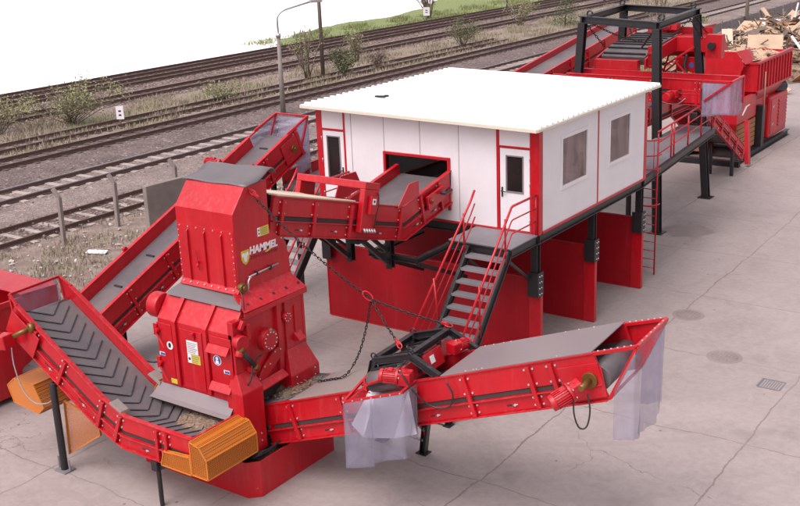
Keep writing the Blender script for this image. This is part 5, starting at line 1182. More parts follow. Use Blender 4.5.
# lettering and emblem on the side of the hopper
xs = UX1+.003; ydir = Vector((0, 1, -.04)); up = Vector((0, 0, 1))
mb = MB(); wd = text_mesh(mb, 'HAMMEL', (xs, -7.47, 4.545), ydir, up, .2, .003, .18, .008, 1.02)
lt = t.part('lettering', mb, 'sticker', bevel=0)
mb = MB(); text_mesh(mb, 'ZERKLEINERER', (xs, -7.44, 4.44), ydir, up, .085, .002, .1, .001, 1.42); t.part('small_lettering', mb, 'ink', bevel=0)
mb = MB(); mb.prism([(xs-.002, -7.03, 4.49), (xs-.002, -6.72, 4.56), (xs-.002, -6.78, 4.52), (xs-.002, -7.0, 4.455)], (.002, 0, 0)); t.part('yellow_swoosh', mb, 'yellow', bevel=0)
def shield(s_, x): return [(x, -7.585+a*s_, 4.53+b_*s_) for a, b_ in ((-.11, .13), (.11, .13), (.11, -.03), (.07, -.11), (0, -.16), (-.07, -.11), (-.11, -.03))]
mb = MB(); mb.prism(shield(1.0, xs-.002), (.005, 0, 0)); sh_ = t.part('emblem', mb, 'yellow', bevel=0)
mb = MB(); ra = [(-.09, .06), (-.07, .09), (-.03, .08), (0, .06), (.03, .08), (.07, .09), (.09, .06), (.08, .0), (.055, .03), (.04, -.04), (.02, -.1), (-.02, -.1), (-.04, -.04), (-.055, .03), (-.08, .0)]
mb.prism([(xs+.004, -7.585+a, 4.53+b_) for a, b_ in ra], (.003, 0, 0)); t.part('emblem_head', mb, 'sticker', parent=sh_, bevel=0)
mb = MB(); mb.box(UX1, UX1+.005, -7.2, -7.13, 4.83, 5.0); q_ = t.part('small_sticker', mb, 'sticker', bevel=0)
mb = MB(); [disc(mb, (UX1+.005, -7.165, z), .018, (1, 0, 0), .003) for z in (4.95, 4.88)]; t.part('sticker_mark', mb, 'blackink', parent=q_, bevel=0)
mb = MB(); mb.box(UX1, UX1+.005, -7.125, -6.88, 4.82, 5.0); q_ = t.part('yellow_sticker', mb, 'yellow', bevel=0)
mb = MB(); [mb.box(UX1+.005, UX1+.008, -7.11, -6.91-.02*(k % 2), 4.96-k*.035, 4.968-k*.035) for k in range(4)]; t.part('sticker_print', mb, 'fencegrey', parent=q_, bevel=0)
# outlet: material lying on the discharge conveyor
cage(t, 'guard', [(-4.05, -7.95, 1.2), (-4.05, -7.95, 2.95), (-4.3, -7.95, 2.85), (-4.45, -7.95, 1.2)], (0, .05, 0), lab='orange perforated guard beside the tower')
cage(t, 'guard', [(-4.5, -8.45, 1.35), (-4.1, -8.45, 1.9), (-4.1, -8.45, 1.1), (-4.5, -8.45, .9)], (0, .05, 0))
# material heap at the conveyor inlet
mb = MB(); rg = random.Random(14); N = 18
vs = []
for j in range(11):
    for i in range(N+1):
        u = -7.45+1.6*i/N; tt = .04+1.28*j/10; e = math.sin(PI*min(1, (i+5)/(N+5)*1.0))*math.sin(PI*j/10)**.5; vs.append(F1.P(u, tt, -.2+.36*e*rg.uniform(.75, 1.15)))
mb.add(vs, [(j*(N+1)+i, j*(N+1)+i+1, (j+1)*(N+1)+i+1, (j+1)*(N+1)+i) for j in range(10) for i in range(N)], True)
for k in range(160):
    u = rg.uniform(-7.3, -6.15); tt = rg.uniform(.1, 1.25); mb.blob(F1.P(u, tt, .07+rg.uniform(-.06, .06)), (rg.uniform(.04, .12), rg.uniform(.03, .06), .03), rg)
struct('shredded_wood', mb, 'rubble', 'stuff')

# ------------------------------------------------------------------ long rising conveyor behind the tower, left
F3 = Frame((-8.6, 0), 90, [(-8.1, .94), (1.7, 5.12)], 1.2, .85)
t = Thing('rising_conveyor', 'long red conveyor rising behind the tower to a curtained head by the tracks', 'conveyor', (-9.2, -3, 0))
F3.l = Vector((-1, 0, 0))
side_wall(t, F3, -1, -8.1, 1.35, rib=1.45, skirt=.42); side_wall(t, F3, 1, -8.1, .7, rib=1.45, skirt=.42)
belt(t, F3, -7.9, 1.2, n=-.3, cleat=(.0, .28, 1.15), r=.18); cross_members(t, F3, (-7, -5.5, -4, -2.5, -1, .5), -.75)
for u in (-5.9, .0):
    for tt in (.05, F3.w-.05):
        p = F3.P(u, tt, -.85); mb = MB(); mb.ibeam((p.x, p.y, 0), p, .12, .12, .015, (0, 1, 0)); mb.box(p.x-.15, p.x+.15, p.y-.15, p.y+.15, 0, .02); t.part('leg', mb, 'black')
hz = [F3.Z(1.9, -.03, 5.22), F3.Z(1.95, F3.w+.03, 5.2)]; lowp = [F3.Z(1.5, -.04, 4.32), F3.Z(1.5, F3.w+.04, 4.32)]
mb = MB()
for k, tt in ((0, -.03), (1, F3.w+.03)): mb.beam(F3.P(1.0, tt, .04), hz[k], .06, .06); mb.beam(hz[k], lowp[k], .06, .06)
mb.beam(*hz, .05, .05); t.part('head_frame', mb, 'red')
curtain(t, 'curtain', [hz[0]+Vector((0, .02, -.04)), hz[1]+Vector((0, .02, -.04))], 1.9, mat='pvc2', amp=.03, seed=2, lab='clear curtain across the conveyor head')
curtain(t, 'curtain', [F3.P(1.3, -.02, -.01), hz[0]+Vector((0, 0, -.02))], 1.5, mat='pvc2', amp=.02, seed=7, uneven=.02)
curtain(t, 'curtain', [F3.P(.68, F3.w, -.01), hz[1]+Vector((0, 0, -.02))], 1.0, mat='pvc2', amp=.02, seed=9, uneven=.02)
mb = MB()
for k, tt in ((0, -.03), (1, F3.w+.03)): mb.beam(F3.P(.6+.6*(1-k), tt, .0), F3.P(1.3, tt, .0), .05, .05)
mb.beam(F3.P(1.25, -.03, -.82), lowp[0], .05, .05); mb.beam(F3.P(.7, F3.w+.03, -.4), lowp[1], .05, .05); t.part('head_rail', mb, 'red')
mb = MB(); F3.run(mb, .55, 1.3, -.09, -.055, -.75, -.1); t.part('drive_plate', mb, 'red'); mb = MB(); c = F3.P(.95, -.09, -.42); mb.tube(c, c-F3.l*.05, .1, 20); mb.tube(c, c-F3.l*.1, .035, 12); t.part('bearing', mb, 'brass')
motor(t, F3.P(-.4, F3.w+.35, -.1), Vector((-1, .1, 0)), .13, .35, gear=.26, lab='red motor on the far side')
for tt in (-.02, F3.w+.02): 
    p = F3.P(-.55, tt, .06); mb = MB(); mb.tube(p-F3.l*.04, p+F3.l*.04, .08, 16); t.part('lifting_lug', mb, 'red')
p = F3.P(-4.2, F3.w+.05, .06); mb = MB(); mb.tube(p-F3.l*.04, p+F3.l*.04, .07, 16); mb.beam(p, p+Vector((0, -.12, -.2)), .04, .08); t.part('lifting_lug', mb, 'red')
p = F3.P(-3.4, -.06, .02); mb = MB(); mb.tube(p-F3.l*.04, p+F3.l*.04, .08, 16); mb.beam(p, p+Vector((0, .02, -.3)), .04, .1); t.part('lifting_lug', mb, 'red')
mb = MB(); mb.path(catenary((-8.55, -5.9, 1.3), (-4.05, -7.7, 2.6), .75), .018, 6); t.part('cable', mb, 'hose', bevel=0); mb = MB(); mb.path(catenary((-8.55, -5.8, 1.2), (-4.05, -7.6, 2.5), .95), .016, 6); t.part('cable', mb, 'hose', bevel=0)

# second machine below the head of the rising conveyor
t = Thing('transfer_conveyor', 'red transfer conveyor under the curtained head, left of the cabin', 'conveyor', (-8.8, 4, 0))
F6 = Frame((-7.0, 0), 90, [(.9, 3.75), (7.5, 3.95)], 1.7, .85); F6.l = Vector((-1, 0, 0))
side_wall(t, F6, -1, .8, 7.5, rib=1.4); side_wall(t, F6, 1, .8, 7.5, rib=1.4); belt(t, F6, .9, 7.4)
mb = MB(); mb.tube((-8.6, 1.2, 0), (-8.6, 1.2, 2.6), .08, 10); mb.tube((-7.3, 1.2, 0), (-7.3, 1.2, 2.6), .08, 10); mb.tube((-8.6, 6.5, 0), (-8.6, 6.5, 3), .08, 10); mb.tube((-7.3, 6.5, 0), (-7.3, 6.5, 3), .08, 10); t.part('leg', mb, 'black')
mb = MB(); mb.path(smooth([(-7.2, .0, 2.4), (-7.2, .1, 3.0), (-7.2, .5, 3.25), (-7.2, 1.6, 3.35)]), .04, 8); mb.path([(-7.15, -.3, 2.0), (-7.15, .1, 3.1)], .03, 8); mb.box(-7.25, -7.15, .2, .9, 2.75, 2.95); t.part('guard_rail', mb, 'red', bevel=.005)
motor(t, (-7.5, .55, 2.8), Vector((0, -1, 0)), .14, .35, gear=.28, mat='orange' if 0 else 'red', lab='motor under the transfer conveyor')

# ------------------------------------------------------------------ cabin infeed conveyor with metal detector
F4 = Frame((-2.5, 0), 90, [(-6.46, 5.42), (-2.05, 4.16), (.05, 4.6)], 1.55, .75); F4.l = Vector((-1, 0, 0))
t = Thing('kinked_conveyor', 'kinked red conveyor running from the cabin opening to the back of the shredder tower', 'conveyor', (-3.3, -3, 3.3))
side_wall(t, F4, -1, -6.46, .02, ribs_at=[-6.2, -5.2, -4.0, -2.15, -1.4, -.6], depth=.78, skirt=.36); side_wall(t, F4, 1, -6.46, .02, ribs_at=[-6.2, -5.2, -4.0, -1.4], depth=.78, skirt=.36)
belt(t, F4, -6.3, .6 if 0 else 0.04, n=-.24, r=.14, under=False)
cross_members(t, F4, (-5.8, -4.5, -3, -1.2), -.7)
mb = MB(); F4.run(mb, -6.4, -3.9, -.08, -.06+.22, .035, .07); F4.run(mb, -6.4, -3.9, F4.w-.16, F4.w+.06, .035, .07); F4.run(mb, -3.95, -3.55, -.02, .14, -.36, .03); t.part('timber_edge', mb, 'paletimber', bevel=.006, lab='pale timber insert over the metal detector section')
mb = MB(); mb.sheet([[F4.P(-6.35, .15, .06), F4.P(-6.35, F4.w-.15, .06)], [F4.P(-3.9, .15, .05), F4.P(-3.9, F4.w-.15, .05)]], .02, False); t.part('cover_board', mb, 'paletimber', bevel=0)
# hopper cheeks at the kink
mb = MB(); mb.prism([(-2.44, -2.35, 4.2), (-2.44, -1.45, 4.32), (-2.44, -1.45, 4.68), (-2.44, -1.85, 4.68)], (.03, 0, 0)); mb.prism([(-4.08, -2.6, 4.2), (-4.08, -1.45, 4.32), (-4.08, -1.7, 4.78), (-4.08, -2.3, 4.78)], (-.03, 0, 0)); t.part('cheek_plate', mb, 'red')
mb = MB(); mb.beam((-2.36, -1.2, 4.05), (-2.36, -.45, 4.2), .06, .34); mb.tube((-2.34, -1.05, 4.1), (-2.3, -1.05, 4.1), .08, 16); t.part('drive_plate', mb, 'red'); mb = MB(); mb.tube((-2.32, -1.05, 4.1), (-2.26, -1.05, 4.1), .05, 12); t.part('bearing', mb, 'brass')
mb = MB(); mb.tube((-2.36, -.62, 4.2), (-2.18, -.62, 4.2), .04, 10); mb.beam((-2.2, -.7, 4.2), (-2.2, -.35, 4.24), .05, .05); t.part('knob', mb, 'blackink')
# supports
mb = MB(); mb.ibeam((-2.72, -2.3, 3.45), (-2.72, -2.3, 2.7), .16, .16, .02, (0, 1, 0)); mb.ibeam((-3.9, -2.3, 3.45), (-3.9, -2.3, 2.7), .16, .16, .02, (0, 1, 0))
mb.beam((-2.7, -3.55, 3.82), (-2.72, -2.4, 2.85), .1, .1); mb.beam((-2.7, -3.1, 3.7), (-2.72, -2.4, 3.15), .08, .08); mb.beam((-3.9, -3.55, 3.82), (-3.9, -2.4, 2.85), .1, .1); mb.box(-2.85, -2.55, -3.7, -3.0, 3.68, 3.78)
t.part('support', mb, 'black')
t = Thing('metal_detector', 'red metal detector arch with small control box standing across the kinked conveyor', 'metal detector', (-3.3, -3.6, 4.3))
# arch straddling the belt, seen from the side of the conveyor
A0, A1 = -4.6, -2.75
mb = MB(); U = lambda u, tt, n: F4.P(u, tt, n, 0)
mb.hexa([U(-3.35, -.2, -.5), U(-2.9, -.2, -.5), U(-2.9, F4.w+.2, .42), U(-3.35, F4.w+.2, .42)][:0] or [U(-3.8, -.22, .34), U(-3.28, -.22, .34), U(-3.28, F4.w+.2, .34), U(-3.8, F4.w+.2, .34), U(-3.8, -.22, .5), U(-3.28, -.22, .5), U(-3.28, F4.w+.2, .5), U(-3.8, F4.w+.2, .5)])
mb.hexa([U(-3.8, -.22, -.62), U(-3.28, -.22, -.62), U(-3.28, -.08, -.62), U(-3.8, -.08, -.62), U(-3.8, -.22, .34), U(-3.28, -.22, .34), U(-3.28, -.08, .34), U(-3.8, -.08, .34)])
mb.hexa([U(-3.8, F4.w+.06, -.62), U(-3.28, F4.w+.06, -.62), U(-3.28, F4.w+.2, -.62), U(-3.8, F4.w+.2, -.62), U(-3.8, F4.w+.06, .34), U(-3.28, F4.w+.06, .34), U(-3.28, F4.w+.2, .34), U(-3.8, F4.w+.2, .34)])
ar = t.part('coil_arch', mb, 'red', bevel=.015)
mb = MB(); mb.hexa([U(-3.640, -.3, -.2), U(-3.420, -.3, -.2), U(-3.420, -.223, -.2), U(-3.640, -.223, -.2), U(-3.640, -.3, .2), U(-3.420, -.3, .2), U(-3.420, -.223, .2), U(-3.640, -.223, .2)]); cb = t.part('control_box', mb, 'red', bevel=.01)
mb = MB(); mb.hexa([U(-3.590, -.306, .02), U(-3.470, -.306, .02), U(-3.470, -.3, .02), U(-3.590, -.3, .02), U(-3.590, -.306, .15), U(-3.470, -.306, .15), U(-3.470, -.3, .15), U(-3.590, -.3, .15)]); st = t.part('box_label', mb, 'sticker', parent=cb, bevel=0); mb = MB(); disc(mb, U(-3.530, -.306, .09), .03, (1, 0, 0), .004); t.part('label_mark', mb, 'blackink', parent=st, bevel=0)
mb = MB(); [mb.tube(U(-3.700+.09*k, -.23, -.52), U(-3.700+.09*k, -.28, -.6), .025, 8) for k in range(5)]; t.part('cable_gland', mb, 'bolt', bevel=0)
mb = MB(); mb.path(smooth([U(-3.340, -.24, .3), U(-3.320, -.27, .0), U(-3.360, -.26, -.25), U(-3.340, -.24, -.5)]), .012, 6); t.part('cable', mb, 'hose', bevel=0)

# chain from the tower to the magnet frame
t = Thing('lifting_chain', 'dark steel lifting chain with red hooks from the tower top to the black magnet frame', 'chain', (-1, -6.9, 4.2))
hook = Vector((UX1+.06, -7.3, 5.74)); ring = Vector((-.05, -6.6, 3.75)); e1 = F1.Z(-3.95, F1.w*.35, 3.18); e2 = F1.Z(-3.42, F1.w, 3.36)
mb = MB(); chain_links(mb, catenary(hook+Vector((.04, 0, -.1)), ring, .1)); t.part('chain', mb, 'chain', bevel=0)
mb = MB(); chain_links(mb, catenary(ring, e1, .02)); t.part('chain', mb, 'chain', bevel=0); mb = MB(); chain_links(mb, catenary(ring, e2, .03)); t.part('chain', mb, 'chain', bevel=0)
loose = [ring, Vector((-.26, -6.5, 3.16)), Vector((-.45, -6.5, 2.6)), Vector((-.66, -6.52, 2.2)), F1.P(-5.45, .8, .09), F1.P(-5.75, .8, .08), F1.P(-6.1, .8, .08)]
mb = MB(); chain_links(mb, smooth(loose)); t.part('chain', mb, 'chain', bevel=0, lab='loose chain end lying on the conveyor cover')
def ringm(mb, c, ax, r, w_=.5):
    ax = Vector(ax).normalized(); s_ = ax.orthogonal().normalized(); c = Vector(c); mb.path([c+ax*math.cos(2*PI*k/12)*r+s_*math.sin(2*PI*k/12)*r*w_ for k in range(13)], .015, 6)
mb = MB(); ringm(mb, ring+Vector((-.06, -.02, .06)), (ring-hook), .12); t.part('hook_ring', mb, 'red', bevel=0)
for c, d_ in ((e1, ring-e1), (e2, ring-e2), (hook, ring-hook)): mb = MB(); ringm(mb, c, d_, .08); mb.beam(c, c+d_.normalized()*.14, .05, .05); t.part('hook', mb, 'red', bevel=.01)
mb = MB(); mb.beam((UX1-.02, -7.36, 5.86), (UX1+.05, -7.3, 5.76), .03, .04); mb.beam((UX1+.05, -7.3, 5.76), (UX1+.03, -7.15, 5.62), .03, .03); t.part('shackle', mb, 'red')

# ------------------------------------------------------------------ behind the cabin: gantry, magnets, conveyors, walkway
t = Thing('steel_gantry', 'tall black steel gantry frame on four legs behind the white cabin', 'gantry', (-4.2, 15.2, 0))
tops = [(-2.1, 12.05, 6.95), (-2.62, 17.1, 6.95), (-6.0, 18.3, 6.95), (-5.42, 13.45, 6.95)]; feet = [(-1.8, 11.9, 0), (-2.0, 17.2, 0), (-6.5, 18.7, 0), (-5.95, 13.5, 0)]
for a, b_ in zip(tops, feet):
    mb = MB(); mb.ibeam(b_, (a[0], a[1], a[2]-.12), .26, .26, .03, (0, 1, 0)); mb.box(b_[0]-.25, b_[0]+.25, b_[1]-.25, b_[1]+.25, 0, .03); t.part('leg', mb, 'black')
for k in range(4):
    a = Vector(tops[k]); b_ = Vector(tops[(k+1) % 4]); d = (b_-a).normalized()*.13; mb = MB(); mb.ibeam(a-d, b_+d, .2, .24+.004*k, .03)
    be = t.part('top_beam', mb, 'black')
mb = MB()
for k in range(4): mb.beam(Vector(tops[k])+Vector((0, 0, .122)), Vector(tops[(k+1) % 4])+Vector((0, 0, .122)), .21, .006) if 0 else None
for a, f in ((0, .1), (1, .05), (2, .05), (3, .1)):
    c = Vector(tops[a]).lerp(Vector(tops[(a+1) % 4]), f)+Vector((0, 0, .22)); mb.path([c+Vector((.1*math.cos(2*PI*k/10), 0, .1*math.sin(2*PI*k/10))) for k in range(11)], .03, 6)
t.part('lifting_eye', mb, 'black', bevel=0)
for (a, b_, sag, lab) in ((tops[3], (-5.0, 14.4, 5.9), 0, 'thin chain from the near left corner of the gantry down to the magnet'), (tops[0], (-3.6, 14.4, 5.9), 0, 'thin chain from the near right corner of the gantry down to the magnet'),
        (tops[1], (-3.6, 16.9, 5.9), 0, 'thin chain from the far right corner of the gantry down to the magnet'), (tops[2], (-5.0, 16.9, 5.9), 0, 'thin chain from the far left corner of the gantry down to the magnet'),
        ((-5.0, 13.3, 6.85), (-3.6, 14.6, 6.1), .1, 'slack chain crossing above the slatted magnet belt'), ((-2.5, 16.0, 6.85), (-2.3, 16.9, 6.0), 0, 'short chain holding the near side of the red box-shaped magnet'),
        ((-2.55, 16.7, 6.85), (-2.2, 17.4, 6.0), 0, 'short chain holding the far side of the red box-shaped magnet')):
    mb = MB(); chain_links(mb, catenary(a, b_, sag), pitch=.12, r=.014, wid=.035); single('hanging_chain', mb, 'chain', lab, 'chain', b_, 'chains hanging from the gantry', 0)
# suspended magnet with slatted belt
t = Thing('suspended_magnet', 'overhead magnet with black slatted belt and red end box hanging inside the gantry', 'magnet separator', (-4.3, 15.6, 5.5))
mb = MB(); mb.prism([(-5.25, 14.2, 5.2), (-5.25, 14.2, 5.55), (-5.25, 15.0, 5.75), (-5.25, 17.6, 6.1), (-5.25, 17.6, 5.6)], (.08, 0, 0)); mb.prism([(-3.4, 14.2, 5.2), (-3.4, 14.2, 5.55), (-3.4, 15.0, 5.75), (-3.4, 17.6, 6.1), (-3.4, 17.6, 5.6)], (.08, 0, 0)); t.part('side_plate', mb, 'red')
F8 = Frame((-3.42, 0), 90, [(14.3, 5.6), (15.1, 5.9), (17.5, 6.1)], 1.72, .4); F8.l = Vector((-1, 0, 0))
mb = MB(); F8.run(mb, 14.35, 17.5, .02, 1.7, -.35, -.02); bl = t.part('belt', mb, 'belt', bevel=.03); mb = MB(); [F8.run(mb, u-.03, u+.03, .06, 1.66, -.02, .04) for u in (14.5, 14.9, 15.3, 15.7, 16.1, 16.5, 16.9, 17.3)]; t.part('slat', mb, 'black', parent=bl)
mb = MB(); mb.box(-5.2, -3.55, 13.95, 14.25, 4.85, 5.52); t.part('end_box', mb, 'red', bevel=.02)
motor(t, (-3.15, 14.3, 5.9), Vector((0, .05, -1)), .15, .55, gear=.3, lab='upright red motor'); motor(t, (-4.6, 17.8, 6.2), Vector((1, 0, 0)), .16, .5, gear=.34, lab='red motor at the far end')
t = Thing('hanging_cross_magnet', 'red box-shaped magnet unit with rods and motor, right side inside the gantry', 'magnet separator', (-2.9, 17.4, 5.5))
mb = MB(); mb.prism([(-4.0, 17.0, 5.5), (-2.2, 17.0, 5.5), (-2.2, 17.0, 6.05), (-3.3, 17.0, 6.05), (-3.6, 17.0, 5.95), (-4.0, 17.0, 5.75)], (0, .9, 0)); t.part('body', mb, 'red', bevel=.02)
mb = MB(); mb.box(-2.2, -1.6, 16.95, 17.3, 5.3, 6.15); mb.box(-4.2, -2.3, 17.95, 18.0, 5.2, 6.3); t.part('end_plate', mb, 'red')
mb = MB(); mb.tube((-1.95, 16.95, 5.75), (-1.95, 16.8, 5.75), .14, 16); t.part('roller_end', mb, 'black')
mb = MB(); mb.box(-3.35, -2.45, 17.1, 17.8, 4.75, 5.3); bx = t.part('switch_box', mb, 'red', bevel=.02); mb = MB(); disc(mb, (-2.75, 17.1, 5.0), .1, (0, -1, 0)); t.part('box_emblem', mb, 'blue', parent=bx, bevel=0)
mb = MB()
for a, b_ in (((-3.9, 16.8, 4.6), (-3.75, 16.9, 5.9)), ((-3.75, 16.8, 4.6), (-3.4, 16.9, 5.9)), ((-3.9, 16.6, 4.5), (-3.1, 16.7, 5.2)), ((-3.2, 16.6, 5.2), (-2.7, 16.8, 4.6)), ((-3.6, 16.6, 5.0), (-2.6, 16.9, 5.7)), ((-4.0, 16.6, 4.6), (-3.6, 16.5, 4.9))): mb.beam(a, b_, .07, .07)
t.part('link_rod', mb, 'red'); mb = MB(); mb.path(smooth([(-2.9, 17.0, 5.4), (-2.95, 16.9, 5.0), (-2.85, 16.9, 4.7), (-2.9, 16.9, 4.4)]), .06, 8); mb.tube((-3.5, 16.7, 4.6), (-3.2, 16.8, 4.8), .09, 10); t.part('hose', mb, 'hose', bevel=0)
motor(t, (-3.6, 17.6, 6.35), Vector((-1, .2, 0)), .17, .5, gear=.34)
# cross conveyor with hazy curtain
F5 = Frame((0, 12.6), 0, [(-5.6, 5.16), (0.28, 5.16)], 1.2, .82)
t = Thing('cross_conveyor', 'level red conveyor behind the cabin ending in a stained curtained box above the walkway', 'conveyor', (-2.5, 13.2, 4))
side_wall(t, F5, -1, -5.6, -.72, rib=1.5, skirt=.34); side_wall(t, F5, 1, -5.6, .28, rib=1.5, skirt=.34); belt(t, F5, -5.5, -.75, n=-.28)
e0, e1_, e2_ = F5.Z(-.72, 0, 4.36), F5.Z(.28, 0, 5.16), F5.Z(.28, F5.w, 5.2); mb = MB()
for a, b_ in ((F5.Z(-.75, 0, 5.16), e1_), (e1_, e2_), (e1_, F5.Z(-.62, 0, 4.5)), (F5.Z(.28, F5.w, 5.2), F5.Z(.28, F5.w, 4.3))): mb.beam(a, b_, .06, .06)
t.part('head_frame', mb, 'red')
curtain(t, 'curtain', [F5.Z(-.7, .03, 5.1), F5.Z(.24, .03, 5.1), F5.Z(.25, F5.w-.03, 5.12)], 1.1, mat='pvcdirty', amp=.02, seed=4, lab='stained curtain at the conveyor head', zb=4.02)
mb = MB(); F5.run(mb, -1.35, -.72, -.09, -.055, -.75, -.32); t.part('drive_plate', mb, 'red'); motor(t, F5.P(-1.55, -.3, -.45), Vector((-.2, -1, -.1)), .15, .35, gear=.3, lab='red drive motor')
mb = MB(); mb.path([F5.P(-2.45+.16*math.cos(a*PI/6), -.12, -.3+.16*math.sin(a*PI/6)) for a in range(13)], .016, 6); mb.path(smooth([F5.P(-2.4, -.12, -.45), F5.P(-2.0, -.14, -.75), F5.P(-1.5, -.14, -.8), F5.P(-1.2, -.12, -.6)]), .016, 6); mb.path(smooth([F5.P(-2.6, -.12, -.4), F5.P(-2.9, -.3, -.75), F5.P(-3.2, -.6, -1.0)]), .016, 6); t.part('cable', mb, 'rope', bevel=0)
mb = MB()
for x in (-4.8, -3.2):
    for y in (12.7, 13.7): mb.ibeam((x, y, 0), (x, y, 4.33), .14, .14, .02, (0, 1, 0))
t.part('leg', mb, 'black')
# main infeed belt from the shredder to the cabin
t = Thing('infeed_conveyor', 'red sorting infeed conveyor running from under the gantry into the back of the cabin', 'conveyor', (-3.4, 14, 3))
F9 = Frame((-2.5, 0), 90, [(6.45, 4.15), (16.5, 4.15)], 1.9, .6); F9.l = Vector((-1, 0, 0)); side_wall(t, F9, -1, 6.45, 16.5, rib=2, slots=False); side_wall(t, F9, 1, 6.45, 16.5, rib=2, slots=False); belt(t, F9, 6.5, 16.4, n=-.2)
t = Thing('inclined_feed_conveyor', 'short steep red conveyor climbing from the shredder outlet below the stained curtain', 'conveyor', (-3, 20, 0))
F10 = Frame((-2.3, 0), 90, [(16.6, 4.2), (22.4, .95)], 1.3, .62); F10.l = Vector((-1, 0, 0)); side_wall(t, F10, -1, 16.6, 22.4, rib=1.0, skirt=.2); side_wall(t, F10, 1, 16.6, 22.4, rib=1.0, skirt=.2); belt(t, F10, 16.7, 22.3, n=-.15, under=False)
mb = MB(); mb.tube((-2.3, 21.0, 0), (-2.3, 21.0, 1.3), .08, 10); mb.tube((-3.2, 21.0, 0), (-3.2, 21.0, 1.3), .08, 10); t.part('leg', mb, 'black')
# long conveyor on the left behind the roof
t = Thing('long_rising_conveyor', 'long red conveyor with grey belt rising behind the white roof toward the gantry', 'conveyor', (-8.4, 16, 0))
F7 = Frame((-7.7, 0), 90, [(9.0, 3.95), (23.4, 5.92)], 1.25, .85); F7.l = Vector((-1, 0, 0)); side_wall(t, F7, -1, 9, 23.4, rib=1.6); side_wall(t, F7, 1, 9, 23.4, rib=1.6); belt(t, F7, 9.1, 23.3, n=-.2)
for u in (11, 16.5, 22):
    mb = MB(); a = F7.P(u, .1, -.9); b_ = F7.P(u, F7.w-.1, -.9); mb.ibeam((a.x, a.y, 0), a, .14, .14, .02, (0, 1, 0)); mb.ibeam((b_.x, b_.y, 0), b_, .14, .14, .02, (0, 1, 0)); t.part('trestle', mb, 'black')
mb = MB(); mb.box(-7.2, -5.4, 11.5, 13.2, 4.55, 4.68); mb.box(-7.3, -7.2, 11.5, 14, 4.2, 4.75); mb.box(-7.2, -3.6, 14.6, 14.7, 4.3, 4.8)
single('red_platform', mb, 'red', 'low red platform edge between the roof and the long rising conveyor', 'platform', (-6, 13, 4.5))
# walkway with railing
t = Thing('walkway', 'grey walkway with red railing running from the cabin to the gantry', 'walkway', (-1, 10, ZF))
WX = lambda y: -.14-(y-6.5)*.095
mb = MB(); mb.prism([(WX(6.45), 6.45, ZF-.02), (WX(14.4), 14.4, ZF-.02), (WX(14.4)-1.15, 14.4, ZF-.02), (WX(6.45)-1.6, 6.45, ZF-.02)], (0, 0, .035)); t.part('deck', mb, 'grating')
mb = MB(); mb.ibeam((WX(6.45)+.06, 6.45, ZF-.12), (WX(14.4)+.06, 14.4, ZF-.12), .1, .24); mb.ibeam((WX(6.45)-1.5, 6.45, ZF-.12), (WX(14.4)-1.1, 14.4, ZF-.12), .1, .24); mb.beam((WX(14.4)+.06, 14.42, ZF-.12), (WX(14.4)-1.1, 14.42, ZF-.12), .08, .24)
for y in (8, 10, 13): mb.beam((WX(y), y, ZF-.12), (WX(y)-1.2, y, ZF-.12), .08, .14)
t.part('deck_frame', mb, 'black')
for x, y in (): mb = MB(); mb.ibeam((x, y, 0), (x, y, ZF-.25), .14, .14, .02, (0, 1, 0)); mb.box(x-.2, x+.2, y-.2, y+.2, 0, .03); t.part('leg', mb, 'black')
mb = MB()
for h, r_ in ((1.05, .028), (.72, .02), (.38, .02)): mb.path([(WX(y), y, ZF+h) for y in (7.9, 10, 12, 14.3)], r_, 8)
for y in (7.95, 9.3, 9.6, 11.2, 12.8, 14.2): mb.tube((WX(y), y, ZF-.1), (WX(y), y, ZF+1.05), .028, 8)
t.part('railing', mb, 'red', bevel=0)
mb = MB(); mb.path([(-.3, 6.6, ZF), (-.3, 6.6, ZF+1.0)], .03, 6)
# caged ladder
t = Thing('caged_ladder', 'red caged ladder from the ground up to the walkway beside the cabin corner', 'ladder', (-.3, 7.5, 0))
mb = MB()
for x in (-.12, -.55): mb.tube((x, 7.55, .05), (x, 7.55, ZF+1.0), .025, 8)
t.part('side_rail', mb, 'red', bevel=0)
for k in range(12): mb = MB(); mb.tube((-.12, 7.55, .25+k*.27), (-.55, 7.55, .25+k*.27), .014, 6); t.part('rung', mb, 'red', bevel=0)
def hoopm(z): mb = MB(); mb.path([(-.335+.36*math.cos(a), 7.5-.42*math.sin(a)-.05, z) for a in [PI*k/12 for k in range(13)]], .02, 6); return mb
for z in (2.3, ZF+.1, ZF+.5, ZF+.95): t.part('hoop', hoopm(z), 'red', bevel=0)
mb = MB(); [mb.tube((-.335+.36*math.cos(a), 7.45-.42*math.sin(a), ZF+.1), (-.335+.36*math.cos(a), 7.45-.42*math.sin(a), ZF+.95), .012, 6) for a in (PI*.25, PI*.5, PI*.75)]; t.part('cage_bars', mb, 'red', bevel=0)

